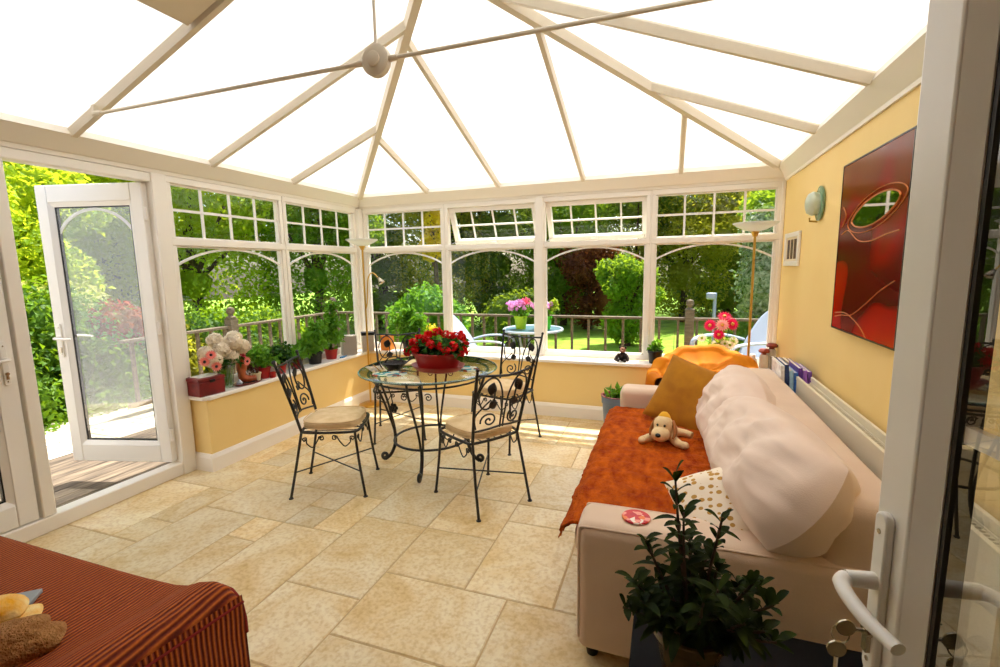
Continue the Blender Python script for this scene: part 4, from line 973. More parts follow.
# ---------------- two uplighter floor lamps
def uplighter(loc, lb, h, arm):
    r = thing('floor_lamp', lb, 'lamp', loc, 0, 'brass uplighter floor lamps')
    MB().lathe([(0, 0), (.12, 0), (.125, .012), (.11, .022), (.02, .03), (0, .03)], 32, cap=False).build('base', M['brass'], r)
    MB().tube([(0, 0, .025), (0, 0, h - .05)], .0095, 12).build('pole', M['brass'], r)
    MB().lathe([(.0, h - .06), (.016, h - .055), (.03, h - .02), (.034, h - .012)], 20, cap=False).build('collar', M['brass'], r)
    sh, nt, out = newmat('opal_lamp_glass'); b = N(nt, 'ShaderNodeBsdfPrincipled'); b.inputs['Base Color'].default_value = rgb(236, 236, 226); b.inputs['Roughness'].default_value = .25; t = N(nt, 'ShaderNodeBsdfTranslucent'); t.inputs[0].default_value = rgb(240, 240, 230); mx = N(nt, 'ShaderNodeMixShader'); mx.inputs[0].default_value = .5
    nt.links.new(b.outputs[0], mx.inputs[1]); nt.links.new(t.outputs[0], mx.inputs[2]); nt.links.new(mx.outputs[0], out.inputs[0])
    MB().lathe([(.02, h - .018), (.07, h - .004), (.125, h + .022), (.162, h + .048)], 40, cap=False).build('lamp_shade', sh, r, thick=.005)
    if arm:
        MB().tube(catmull([(.0, .0, 1.02), (.03, -.01, 1.10), (.045, -.01, 1.25), (.06, -.01, 1.36), (.12, -.02, 1.41), (.19, -.03, 1.36)], 6), .006, 8).build('reading_arm', M['brass'], r)
        MB().lathe([(.012, 0), (.018, -.03), (.034, -.07)], 20, T(.195, -.03, 1.36) @ rot('Y', -35), cap=False).build('reading_shade', M['chrome'], r, thick=.003)
uplighter((3.87, -.35, 0), 'brass uplighter floor lamp with glass dish standing in the right corner by the yellow wall', 1.70, False)
uplighter((.27, -.35, 0), 'brass uplighter floor lamp with glass dish and reading arm in the left back corner', 1.70, True)

# ================================================================== THINGS ON THE SILLS
SZ = 0.5605
bx_ = thing('storage_box', 'small deep red lacquered box at the door end of the left window sill', 'box', (.085, -2.075, SZ), math.radians(-6))
redl = pbr('dark_red_lacquer', rgb(128, 12, 18), .45, col2=rgb(96, 8, 14), scale=20)
MB().box(-.075, .075, -.095, .095, 0, .105).build('body', redl, bx_, bevel=.004); MB().box(-.079, .079, -.099, .099, .106, .132).build('lid', redl, bx_, bevel=.004)
MB().box(.079, .086, -.02, .02, .095, .115).build('catch', M['gasket'], bx_, bevel=.002)
o = MB().prism([(-.05, -.07), (.05, -.07), (.06, 0), (.05, .07), (-.05, .07)], 0, .004).build('paper_note', M['white']); o.location = (.08, -2.08, SZ + .133); tag(o, 'white paper lying on top of the red box on the left sill', 'paper')
o = MB().box(-.02, .02, -.016, .016, 0, .045).box(-.012, .012, -.010, .010, .045, .06).build('ink_bottle', M['gasket'], bevel=.004); o.location = (.03, -2.19 + .055, SZ); tag(o, 'tiny dark bottle squeezed between the door post and the red box', 'bottle')

def flower_ball(name, mat, c, r, n, parent, seed, size, asp=.8): 
    R = np.random.RandomState(seed); d = R.normal(size=(n, 3)); d /= np.linalg.norm(d, axis=1)[:, None]
    return leaves(name, mat, np.array(c) + d * r * .8, d * 1.8, size, parent, asp, seed, .35)
def gerbera(parent, name, mp, mcen, c, d, r, rings=2):
    m = MB(); c = Vector(c); d = Vector(d).normalized(); a = d.orthogonal().normalized(); b = d.cross(a)
    for q in range(rings):
        n = 16 - 3 * q; rr = r * (1 - .28 * q)
        for k in range(n):
            t = 2 * PI * (k + .5 * q) / n; e = a * math.cos(t) + b * math.sin(t); s = a * -math.sin(t) + b * math.cos(t); w = rr * .15; i = len(m.v)
            for p in (c + e * rr * .15, c + e * rr * .6 + s * w + d * (.1 + .12 * q) * rr, c + e * rr + d * (.06 + .3 * q) * rr, c + e * rr * .6 - s * w + d * (.1 + .12 * q) * rr): m.v.append(tuple(p))
            m.f += [(i, i + 1, i + 2), (i, i + 2, i + 3)]
    o = m.build(name, mp, parent); MB().ell(tuple(c + d * r * .08), r * .26, 10, 6).build('flower_centre', mcen, o)
cream_glass = glassmat('vase_glass', (.86, .92, .86, 1), 1.2, .05)
vs = thing('flower_vase', 'clear glass vase of cream hydrangeas and pink gerberas on the left window sill', 'vase', (.075, -1.885, SZ))
MB().lathe([(.0, 0), (.035, 0), (.04, .01), (.042, .06), (.055, .14), (.06, .18)], 28, cap=False).build('vase', cream_glass, vs, thick=.003)
MB().lathe([(0, .01), (.037, .012), (.039, .06), (.048, .11), (0, .11)], 24, cap=False).build('water', glassmat('water', (.82, .9, .84, 1), .6), vs)
m = MB(); R = random.Random(4); heads = [(-.02, -.14, .285), (.03, -.05, .30), (-.01, .04, .335), (.04, .12, .30), (-.03, -.05, .37), (.03, .03, .24), (.04, -.13, .24), (-.02, .13, .26), (.0, .09, .37), (.05, .05, .34)]
for x, y, z in heads: m.tube([(R.uniform(-.02, .02), R.uniform(-.02, .02), .015), (x * .4, y * .3, .17), (x, y, z)], .0028, 5)
m.build('stems', G1, vs)
for i, h in enumerate(heads): MB().ell(h, .034, 12, 8).build('flower_heart', petW, vs); flower_ball('flower_head', petW, h, .062, 210, vs, 40 + i, .031, .95)
pk = leafmat('peach_pink_petal', rgb(246, 130, 120), rgb(250, 176, 160), rgb(250, 150, 130), .3)
for c, d in (((.09, -.155, .20), (1, -.8, .1)), ((.06, -.22, .245), (.8, -1, .2)), ((.09, -.19, .29), (.8, -.5, .5)), ((.10, .10, .19), (1, .1, 0))): gerbera(vs, 'gerbera', pk, M['gasket'], c, d, .04, 3)
p, d = blob_pts([(.02, -.02, .20, .09, .17, .05)], 60, 9, .8); leaves('foliage', G2, p, d, .06, vs, .5, 6)

bt = thing('boot_ornament', 'brown leather look boot ornament with pink flowers on the left sill', 'ornament', (.10, -1.775, SZ + .012), math.radians(70))
lea = pbr('tan_leather', rgb(186, 92, 44), .45, col2=rgb(156, 70, 30), scale=10)
m = MB(); m.tube(catmull([(0, 0, .20), (.0, 0, .15), (.0, 0, .09), (.004, 0, .045), (.03, 0, .026), (.07, 0, .020), (.105, 0, .018)], 5), [.040] * 5 + [.038] * 5 + [.030] * 5 + [.032] * 5 + [.028] * 5 + [.024] * 5 + [.014], 16); m.build('boot', lea, bt)
MB().prism([(-.035, -.02), (.02, -.024), (.08, -.022), (.112, -.008), (.112, .008), (.08, .022), (.02, .024), (-.035, .02)], -.008, .004).box(-.035, .0, -.02, .02, -.012, -.006).build('sole', M['gasket'], bt, bevel=.002)
p, d = blob_pts([(0, 0, .215, .042, .042, .022)], 90, 3, .5); leaves('flowers', petP, p, d, .024, bt, .9, 3, .5)
ds = thing('saucer', 'dark terracotta saucer holding little pots next to the boot ornament', 'saucer', (.12, -1.74, SZ))
MB().lathe([(0, 0), (.08, 0), (.098, .014), (.094, .016), (.078, .006), (0, .006)], 32, None, .7, 1.35, cap=False).build('dish', pbr('dark_terracotta', rgb(112, 40, 22), .5), ds)
o = MB().lathe([(0, 0), (.016, 0), (.022, .02), (.012, .034), (.004, .046), (0, .046)], 16, cap=False).build('shell_ornament', pbr('grey_shell', rgb(186, 196, 206), .3)); o.location = (.125, -1.86 + .035, SZ + .007); tag(o, 'tiny grey blue ornament at the door end of the terracotta saucer', 'ornament')
tp = thing('tiny_pot', 'small cream ceramic pot of twiggy brown plant on the terracotta saucer', 'pot', (.12, -1.655, SZ + .007))
pot(MB(), (0, 0), .026, .034, 0, .062, 20, .004).build('pot', pbr('cream_glaze', rgb(232, 220, 180), .3), tp)
p, d = blob_pts([(-.01, -.04, .10, .04, .05, .055)], 130, 3, .9); leaves('foliage', leafmat('brown_twig_leaf', rgb(60, 34, 20), rgb(96, 56, 26), rgb(120, 60, 20), .2), p, d, .02, tp, .5, 3)
m = MB()
for k in range(7): a = k * .9; m.tube([(0, 0, .04), (.02 * math.cos(a), .02 * math.sin(a), .08), (.03 * math.cos(a) - .01, .03 * math.sin(a) - .03, .13)], .002, 5)
m.build('twigs', M['bark'], tp)

def bushy_pot(name, lb, loc, r0, r1, h, mat, lm, blobs, n, ls, seed, gr=None, asp=.55, stems=10):
    r = thing(name, lb, 'plant', loc, 0, gr); pot(MB(), (0, 0), r0, r1, 0, h, 24, .006).build('pot', mat, r); MB().lathe([(0, h - .015), (r1 - .006, h - .015)], 20, cap=False).build('soil', M['soil'], r)
    p, d = blob_pts(blobs, n, seed, .9); leaves('foliage', lm, p, d * .5 + np.array([0, 0, .5]), ls, r, asp, seed)
    m = MB(); R = random.Random(seed)
    for k in range(stems):
        b = R.choice(blobs); m.tube([(R.uniform(-.3, .3) * r1, R.uniform(-.3, .3) * r1, h - .02), ((b[0]) * .5, b[1] * .5, (h + b[2]) / 2), (b[0] + R.uniform(-.5, .5) * b[3], b[1] + R.uniform(-.5, .5) * b[4], b[2] + R.uniform(-.2, .6) * b[5])], .0028, 5)
    m.build('stems', G2, r); return r
gp = 'potted plants along the left window sill'
bushy_pot('pot_plant', 'bushy plant in red pot, first along the left sill after the boot ornament', (.085, -1.555, SZ), .048, .060, .095, M['redclay'], G1, [(0, 0, .17, .10, .14, .08), (-.02, -.05, .22, .07, .08, .05)], 330, .05, 21, gp)
bushy_pot('pot_plant', 'bushy plant in red pot, second along the left sill, beside the chair back', (.085, -1.37, SZ), .042, .052, .085, M['redclay'], G2, [(0, 0, .17, .09, .12, .09)], 280, .05, 22, gp)
bushy_pot('pot_plant', 'low trailing green plant in dark red pot on the middle of the left sill', (.08, -1.17, SZ), .045, .055, .09, pbr('dark_red_pot', rgb(110, 16, 18), .4), G1, [(0, 0, .14, .10, .15, .06)], 300, .045, 23, gp)
bushy_pot('pot_plant', 'tall leafy plant in black pot beside the window mullion on the left sill', (.085, -.935, SZ), .055, .066, .11, M['blackpot'], G1, [(0, 0, .22, .11, .15, .12), (-.02, .05, .33, .07, .10, .08), (-.01, -.09, .18, .08, .08, .06)], 420, .06, 24, gp)
bushy_pot('pot_plant', 'tall tomato like plant in red pot next to the grey speaker on the left sill', (.075, -.69, SZ), .05, .062, .10, M['redclay'], G1, [(0, 0, .22, .11, .13, .10), (-.02, .04, .36, .09, .11, .09), (-.01, .06, .50, .06, .07, .08)], 520, .06, 25, gp)
o = MB().box(-.012, .012, -.012, .012, 0, .09).box(-.007, .007, -.007, .007, .09, .125).build('glue_bottle', M['white'], bevel=.003); o.location = (.14, -1.47, SZ); tag(o, 'slim white bottle standing between the red pots on the left sill', 'bottle')
tw = thing('tiny_pot', 'tiny red cube pot in front of the first two bushy plants on the left sill', 'pot', (.148, -1.52, SZ)); pot(MB(), (0, 0), .024, .027, 0, .045, 16, .003).build('pot', M['redclay'], tw)
o = MB().tube([(0, -.05, .008), (0, .05, .008)], [.008, .006], 8).box(-.015, .015, -.03, .0, 0, .006).build('garden_string', pbr('blue_plastic', rgb(60, 140, 190), .4)); o.location = (.15, -.60, SZ); tag(o, 'small blue plastic tool lying by the grey speaker on the left sill', 'tool')

def speaker(loc, rz, w, d, h, lb, band):
    r = thing('speaker', lb, 'speaker', loc, rz, 'small loudspeakers on the left sill')
    MB().box(-d / 2, d / 2, -w / 2, w / 2, 0, h).build('case', pbr('silver_plastic', rgb(196, 184, 166), .35), r, bevel=.006)
    MB().box(d / 2, d / 2 + .006, -w / 2 + .008, w / 2 - .008, .008, h - (.035 if band else .008)).build('front_grille', pbr('grey_speaker_cloth', rgb(176, 164, 150), .8, bump=.8, bscale=500), r, bevel=.002)
    if band: MB().box(-d / 2 - .001, d / 2 + .003, -w / 2 - .002, w / 2 + .002, h - .032, h + .002).build('top_band', M['gasket'], r, bevel=.003)
speaker((.10, -.44, SZ), math.radians(-38), .15, .10, .205, 'grey loudspeaker standing beside the red potted plant on the left sill', False)
speaker((.175, -.21, SZ), math.radians(-50), .13, .10, .21, 'loudspeaker with black top band in the corner behind the lamp pole', True)
o = MB().box(-.055, .055, -.05, .05, 0, .165).build('orange_box', pbr('orange_card', rgb(206, 120, 30), .6), bevel=.003); o.location = (.34, -.085, SZ); tag(o, 'plain orange box on the back sill behind the corner chair', 'box')
bushy_pot('pot_plant', 'large light green leafy plant in black pot on the back sill behind the red planter', (.62, -.09, SZ), .06, .075, .11, M['blackpot'], G1, [(0, 0, .22, .16, .10, .12), (-.1, 0, .34, .12, .09, .10), (.12, .0, .30, .12, .08, .10), (.02, 0, .42, .08, .06, .06)], 620, .07, 27, None, .4)
m = None
yf = thing('flower_pot', 'yellow flowered plant in clay pot on the back sill beside the second mullion', 'plant', (.90, -.09, SZ)); pot(MB(), (0, 0), .045, .056, 0, .09, 20, .006).build('pot', M['terracotta'], yf)
p, d = blob_pts([(0, 0, .16, .10, .08, .08)], 220, 29, .9); leaves('foliage', G1, p, d, .05, yf, .5, 4); p, d = blob_pts([(0, 0, .26, .07, .05, .04)], 60, 30, .9); leaves('flowers', leafmat('yellow_petal', rgb(240, 220, 60), rgb(250, 236, 90), rgb(250, 230, 60)), p, d, .03, yf, .8, 5)

# back sill, right half
def bear():
    r = thing('animal_figure', 'small seated dark bear figure on the back sill right of the white garden table', 'figurine', (2.87, -.09, SZ), math.radians(-100))
    b = pbr('dark_plush', rgb(52, 38, 30), .9, col2=rgb(30, 22, 20), scale=30)
    m = MB(); m.ell((0, 0, .042), (.036, .040, .044), 18, 12); m.tube(catmull([(.012, .03, .065), (.032, .052, .035), (.045, .055, .012)], 4), [.016] * 5 + [.014] * 4, 10); m.tube(catmull([(.012, -.03, .065), (.034, -.048, .035), (.05, -.058, .012)], 4), [.016] * 5 + [.014] * 4, 10)
    m.ell((.045, .032, .014), (.026, .016, .014), 12, 8); m.ell((.045, -.032, .014), (.026, .016, .014), 12, 8); m.build('body', b, r)
    MB().ell((.006, 0, .105), (.028, .030, .028), 18, 12).ell((.032, 0, .098), (.016, .017, .014), 12, 8).build('head', pbr('brown_plush', rgb(128, 88, 64), .9), r)
    for s in (-1, 1): MB().ell((.0, s * .026, .128), (.008, .011, .011), 10, 8).build('ear', b, r)
    MB().ell((.047, 0, .102), .005, 8, 6).build('nose', M['gasket'], r)
bear()
bushy_pot('pot_plant', 'small seedling in square black pot beside the last mullion on the back sill', (3.155, -.10, SZ), .05, .062, .115, M['blackpot'], G1, [(.0, 0, .14, .05, .05, .03), (.03, 0, .19, .02, .02, .06)], 46, .055, 31)
gb = thing('planter_bowl', 'lime green bowl pot on the back sill next to the black seedling pot', 'pot', (3.31, -.09, SZ)); pot(MB(), (0, 0), .05, .07, 0, .085, 24, .004).build('pot', pbr('lime_plastic', rgb(120, 170, 30), .4), gb); MB().lathe([(0, .07), (.066, .07)], 20, cap=False).build('soil', M['soil'], gb)
MB().tube([(0, 0, .07), (.002, 0, .30)], .002, 5).build('plant_cane', M['wood'], gb)
bb = thing('planter_bowl', 'brown clay bowl with cream rim on the back sill behind the orange throw', 'pot', (3.45, -.10, SZ)); pot(MB(), (0, 0), .05, .06, 0, .13, 24, .006).build('pot', pbr('brown_clay', rgb(112, 50, 30), .5), bb); MB().lathe([(.05, .128), (.066, .130), (.066, .142), (.052, .142)], 24, cap=False).build('rim', pbr('cream_rim', rgb(226, 190, 150), .5), bb)
rb = thing('planter_bowl', 'bright red bowl on the back sill behind the orange throw', 'pot', (3.585, -.11, SZ)); pot(MB(), (0, 0), .045, .062, 0, .115, 24, .005).build('pot', M['redclay'], rb)
v2 = thing('flower_vase', 'dark red vase of bright pink gerberas and white lilies on the back sill', 'vase', (3.69, -.09, SZ))
MB().lathe([(0, 0), (.03, 0), (.036, .05), (.030, .12), (.034, .17)], 24, cap=False).build('vase', pbr('dark_red_glass', rgb(110, 16, 24), .2), v2, thick=.003)
yc = pbr('yellow_centre', rgb(230, 170, 90), .8); stm = MB()
for c, d, r_ in (((-.06, -.02, .36), (-.5, -1, .3), .045), ((.0, -.03, .39), (-.2, -1, .5), .05), ((.07, -.01, .37), (.5, -1, .3), .05), ((.02, .0, .43), (0, -.7, .8), .05), ((-.02, -.04, .28), (-.2, -1, .1), .042)):
    stm.tube([(0, 0, .10), (c[0] * .6, c[1] * .4, .25), c], .0028, 5)
for c, d, r_ in (((-.09, -.02, .355), (-.5, -1, .3), .06), ((.08, -.01, .37), (.5, -1, .3), .062), ((.02, .0, .43), (0, -.7, .8), .062), ((-.02, -.04, .28), (-.2, -1, .1), .055)): gerbera(v2, 'gerbera', petF, yc, c, d, r_, 3)
stm.build('stems', G1, v2)
gerbera(v2, 'gerbera', leafmat('pale_pink_petal', rgb(250, 170, 170), rgb(250, 200, 190), rgb(250, 180, 170), .3), yc, (.0, -.06, .365), (0, -1, .3), .058, 3)
for c in ((.03, -.03, .20), (.07, -.03, .19), (.0, -.03, .17), (.10, 0, .22), (-.04, 0, .19), (-.15, 0, .24)): gerbera(v2, 'lily', petW, G3, c, (c[0] * 3, -1, .5), .045, 2)
MB().tube([(0, 0, .12), (-.08, 0, .20), (-.15, 0, .24)], .0025, 5).build('stem', G1, v2)
p, d = blob_pts([(.02, 0, .20, .12, .05, .06)], 90, 33, .9); leaves('foliage', G3, p, d, .045, v2, .4, 7)
def jug(loc, rz, lb, lid=None):
    r = thing('jug', lb, 'jug', loc, rz, 'white china at the right end of the back sill')
    MB().lathe([(0, 0), (.032, 0), (.044, .03), (.044, .06), (.028, .095), (.030, .12)], 24, cap=False).build('body', M['white'], r, thick=.003)
    MB().tube(catmull([(.028, 0, .10), (.062, 0, .09), (.062, 0, .05), (.040, 0, .035)], 5), .005, 8).build('handle', M['white'], r)
jug((3.93, -.12, SZ), 2.2, 'larger white jug by the lamp pole on the back sill'); jug((3.83, -.14, SZ), .4, 'white jug in front of the pink gerberas on the back sill')
def mushroom_jar(loc, lb, h):
    r = thing('storage_jar', lb, 'jar', loc, 0, 'cork topped jars at the right end of the back sill')
    MB().lathe([(0, 0), (.03, 0), (.034, .01), (.034, h - .02), (.024, h)], 24, cap=False).build('body', pbr('cloudy_glass', rgb(206, 200, 186), .15, trans=.4), r)
    MB().lathe([(0, h - .01), (.018, h - .01), (.02, h + .01), (.040, h + .016), (.044, h + .03), (.03, h + .046), (0, h + .05)], 24, cap=False).build('stopper', pbr('red_brown_cork', rgb(132, 50, 28), .5), r)
mushroom_jar((4.02, -.13, SZ), 'shorter glass jar with brown stopper at the right end of the back sill', .125); mushroom_jar((4.085, -.08, SZ), 'taller glass jar with brown stopper against the yellow wall on the back sill', .165)

# row of books and the low shelf they stand on, by the right wall
sh = thing('low_shelf', 'low dark shelf unit by the right wall between radiator and armchair', 'shelf', (4.02, -.82, 0))
dw = pbr('dark_wood', rgb(48, 30, 22), .5)
MB().box(-.095, .105, -.42, .40, .36, .38).build('shelf_board', dw, sh); MB().box(-.095, .105, -.42, -.40, 0, .36).build('side_panel', dw, sh); MB().box(-.095, .105, .38, .40, 0, .36).build('side_panel', dw, sh); MB().box(-.095, .105, -.40, .38, .05, .07).build('shelf_board', dw, sh)
bc = [((110, 70, 160), 'purple'), ((146, 96, 196), 'lilac'), ((84, 40, 140), 'deep violet'), ((60, 110, 190), 'blue'), ((150, 190, 230), 'pale blue'), ((40, 60, 110), 'navy'), ((210, 210, 214), 'white and grey'), ((30, 30, 36), 'black'), ((160, 130, 80), 'tan'), ((90, 110, 120), 'slate'), ((220, 200, 150), 'cream'), ((60, 70, 50), 'dark olive')]
rr_ = random.Random(3)
for k, (cc, nm) in enumerate(bc):
    row = 0 if k < 7 else 1; i = k if row == 0 else k - 7
    r = thing('book', '%s hardback book standing in the row on the low shelf behind the sofa' % nm, 'book', (4.105 - i * .0245, -1.215 if row == 0 else -.90, .381), 0, 'books on the low shelf')
    h = .41 + rr_.uniform(-.03, .02) - .04 * row; d_ = .28 + rr_.uniform(-.03, .02); r.rotation_euler = (0, math.radians(-3), 0)
    MB().box(-.008, .008, .004, d_ - .004, .003, h - .003).build('pages', M['white'], r, smooth=False)
    MB().box(.0085, .0105, 0, d_, 0, h).box(-.0105, -.0085, 0, d_, 0, h).box(-.0105, .0105, -.002, .0, 0, h).build('cover', pbr('book_cover', rgb(*cc), .4, col2=tuple(min(1, q * 1.6) if i_ < 3 else 1 for i_, q in enumerate(rgb(*cc))), scale=30), r, smooth=False)
# blue grey pot on the floor behind the far arm
fp = bushy_pot('floor_planter', 'blue grey pot with small green plant on the floor behind the far sofa arm', (2.87, -.56, 0), .10, .125, .36, pbr('blue_grey_glaze', rgb(120, 134, 150), .4, col2=rgb(100, 112, 130), scale=8), G1, [(.02, 0, .37, .09, .09, .04)], 130, .06, 61)
MB().lathe([(.118, .345), (.128, .352), (.134, .362), (.120, .364), (.112, .35)], 30, cap=False).build('rim', pbr('red_brown_rim', rgb(130, 50, 30), .5), fp)

# ---------------- keys hanging in the lock of the door beside the camera
ky = thing('key', 'brass key with a ring and spare key in the white door lock', 'key', (0, 0, 0))
dvn = Vector((-dv.y, dv.x, 0)); lk = Vector((hg.x, hg.y, 0)) + Vector((dv.x, dv.y, 0)) * (.86 - .032) + dvn * (.032 + .016) + Vector((0, 0, .933))
q = MB(); q.tube([tuple(lk - dvn * .006), tuple(lk + dvn * .012)], .0028, 8)
bow = T(*(lk + dvn * .024)) @ Matrix.Rotation(math.atan2(dvn.y, dvn.x), 4, 'Z') @ rot('X', 90)
q.lathe([(0.003, -.0012), (.012, -.0012), (.012, .0012), (.003, .0012)], 18, bow); q.build('key_blade', M['chrome'], ky)
q = MB().tube([tuple(lk + dvn * (.030 + .011 * math.cos(2 * PI * k / 20)) + Vector((dv.x, dv.y, 0)) * .004 * math.sin(2 * PI * k / 20) + Vector((0, 0, -.010 + .011 * math.sin(2 * PI * k / 20)))) for k in range(20)], .0010, 6, closed=True); q.build('key_ring', M['chrome'], ky)
k2 = lk + dvn * .033 + Vector((0, 0, -.034)); q = MB(); q.lathe([(0.003, -.0012), (.0125, -.0012), (.0125, .0012), (.003, .0012)], 18, T(*k2) @ Matrix.Rotation(math.atan2(dvn.y, dvn.x), 4, 'Z') @ rot('X', 90)); q.tube([tuple(k2 + Vector((0, 0, -.011))), tuple(k2 + Vector((0, 0, -.045)))], .003, 6); q.box(k2.x - .001, k2.x + .001, k2.y, k2.y + .007, k2.z - .044, k2.z - .034)
q.build('spare_key', M['chrome'], ky)

# ================================================================== THE GARDEN
def ground_mat(name, c1, c2, c3, sc=3, bump=.5):
    m, nt, out = newmat(name); L = nt.links.new; b = N(nt, 'ShaderNodeBsdfPrincipled'); L(b.outputs[0], out.inputs[0]); b.inputs['Roughness'].default_value = .9
    tc = N(nt, 'ShaderNodeTexCoord'); n = N(nt, 'ShaderNodeTexNoise'); n.inputs['Scale'].default_value = sc; n.inputs['Detail'].default_value = 8; L(tc.outputs['Object'], n.inputs['Vector'])
    r = ramp(nt, n.outputs['Fac'], [(.3, c1), (.5, c2), (.7, c3)]); L(r.outputs[0], b.inputs['Base Color'])
    n2 = N(nt, 'ShaderNodeTexNoise'); n2.inputs['Scale'].default_value = 60; L(tc.outputs['Object'], n2.inputs['Vector']); bp = N(nt, 'ShaderNodeBump'); bp.inputs['Strength'].default_value = bump; bp.inputs['Distance'].default_value = .03; L(n2.outputs['Fac'], bp.inputs['Height']); L(bp.outputs[0], b.inputs['Normal']); return m
lawn = MB().grid(lambda a, v: (-26 + 52 * a, -14 + 46 * v, -.42 + .03 * noise.noise(Vector((a * 20, v * 20, 0)))), 80, 70).build('ground', ground_mat('lawn_grass', rgb(110, 150, 30), rgb(140, 180, 40), rgb(160, 196, 60), 2.2)); S(lawn)
# deck boards
def deck_mat():
    m, nt, out = newmat('grey_deck_boards'); L = nt.links.new; b = N(nt, 'ShaderNodeBsdfPrincipled'); L(b.outputs[0], out.inputs[0]); b.inputs['Roughness'].default_value = .8
    tc = N(nt, 'ShaderNodeTexCoord'); mp = N(nt, 'ShaderNodeMapping'); mp.inputs['Scale'].default_value = (14, 1.5, 4); L(tc.outputs['Object'], mp.inputs[0]); n = N(nt, 'ShaderNodeTexNoise'); n.inputs['Scale'].default_value = 2; n.inputs['Detail'].default_value = 6; L(mp.outputs[0], n.inputs['Vector'])
    r = ramp(nt, n.outputs['Fac'], [(.3, rgb(70, 60, 50)), (.55, rgb(118, 102, 84)), (.75, rgb(150, 134, 110))]); L(r.outputs[0], b.inputs['Base Color']); return m
dm = deck_mat(); m = MB()
for k in range(9): x = -.34 - k * .125; m.box(x - .119, x, -7, 2.1, -.075, -.05)
for k in range(15): y = .30 + k * .125; m.box(-.33, 8, y, y + .119, -.075, -.05)
m.box(-1.45, 8, .3, 2.1, -.4, -.08).box(-1.45, -.33, -7, .3, -.4, -.08)
S(m.build('deck', dm, smooth=False)).name = 'floor_deck'
# pale paving beyond the deck
pvm = ground_mat('pale_paving', rgb(206, 192, 168), rgb(226, 214, 192), rgb(238, 228, 208), 5, .2); m = MB()
for i in range(3):
    for j in range(26): m.box(-1.47 - i * .42, -1.47 - i * .42 - .41, -7 + j * .35 + (i % 2) * .1, -7 + j * .35 + .34 + (i % 2) * .1, -.2, -.06 + .004 * ((i * 7 + j * 3) % 3))
S(m.build('paving', pvm, bevel=.006)).name = 'floor_paving'

# timber balustrade round the deck
bal = thing('balustrade', 'weathered timber deck balustrade with ball topped posts round the garden deck', 'railing', (0, 0, 0))
def rail_run(a, b, nb):
    a = Vector((*a, 0)); b = Vector((*b, 0)); d = b - a; n = d.normalized()
    MB().bar(a + Vector((0, 0, .745)), b + Vector((0, 0, .745)), .085, .032).build('handrail', M['wood'], bal, bevel=.006)
    MB().bar(a + Vector((0, 0, .06)), b + Vector((0, 0, .06)), .05, .05).build('bottom_rail', M['wood'], bal)
    for k in range(nb):
        p = a + d * ((k + .5) / nb); MB().bar(p + Vector((0, 0, .06)), p + Vector((0, 0, .73)), .032, .032, up=(0, 1, 0)).build('baluster', M['wood'], bal, smooth=False)
def rail_post(x, y, h=.90):
    m = MB(); m.box(x - .055, x + .055, y - .055, y + .055, -.4, h - .09); m.lathe([(.06, h - .09), (.062, h - .07), (.03, h - .055), (.028, h - .04), (.045, h - .02), (.05, h + .012), (.04, h + .045), (0, h + .06)], 16, T(x, y, 0), cap=False); m.build('post', M['wood'], bal)
rail_run((-2.05, -1.3), (-2.05, .0), 7); rail_run((-2.05, .0), (-2.05, 2.0), 11); rail_run((-2.05, 2.0), (.95, 2.0), 16); rail_run((.95, 2.0), (3.5, 2.0), 11); rail_run((3.5, 2.0), (7.5, 2.0), 18)
for q in ((-2.05, .02), (-2.05, 2.0), (3.52, 2.0), (7.4, 2.0)): rail_post(*q, .94)

# garden furniture
def resin_chair(loc, rz, lb, s=1.0, lean_=.42, hole=False):
    r = thing('garden_chair', lb, 'chair', loc, rz, 'white resin garden chairs on the deck'); r.scale = (s, s, s)
    def seatf(a, v): x = -.20 + .46 * v; return (x, (a - .5) * (.46 + .04 * v), .40 + .03 * v - .03 * math.sin(PI * a) - (.02 if v > .95 else 0))
    MB().grid(seatf, 13, 13).build('seat', M['resin'], r, thick=.015)
    def bk(a, v): w = .40 + .06 * math.sin(v * PI) - .16 * max(0, v - .7) / .3; return (-.20 - lean_ * v + .04 * math.cos(PI * (a - .5)) * -1 + .03, (a - .5) * w, .40 + .62 * v * (1 - .06 * (2 * a - 1) ** 2 * v))
    m = MB(); nu, nv = 17, 15; m.grid(bk, nu, nv)
    if hole: m.f = [f for i, f in enumerate(m.f) if not (11 <= (i // (nu - 1)) <= 11 and 6 <= (i % (nu - 1)) <= 9)]
    m.build('backrest', M['resin'], r, thick=.015)
    for s_ in (-1, 1):
        MB().tube(catmull([(-.30, s_ * .25, .60), (-.12, s_ * .29, .645), (.10, s_ * .30, .65), (.24, s_ * .28, .62), (.27, s_ * .27, .52), (.25, s_ * .25, .38)], 6), .028, 10, flat=.5).build('armrest', M['resin'], r)
        for x0, x1 in ((.22, .30), (-.22, -.34)): MB().tube([(x0, s_ * .23, .41), (x1, s_ * .28, 0)], [.032, .024], 10).build('leg', M['resin'], r)
resin_chair((1.16, .95, -.05), math.radians(6), 'white resin garden chair on the deck left of the round glass table', .95, .42)
resin_chair((3.92, .85, -.05), math.radians(212), 'white resin garden chair outside the window beside the yellow wall', 1.10, .42, True)
gt = thing('garden_table', 'round blue grey topped garden table with white rim on the deck', 'table', (1.60, 1.38, -.05))
TH = .69
MB().lathe([(0, TH - .008), (.37, TH - .008), (.37, TH), (0, TH)], 48, cap=False).build('table_top', pbr('blue_green_glass', rgb(70, 110, 122), .35), gt); MB().lathe([(.365, TH - .025), (.395, TH - .02), (.398, TH), (.385, TH + .012), (.365, TH + .004)], 48, cap=False).build('rim', pbr('blue_grey_rim', rgb(176, 192, 204), .4), gt)
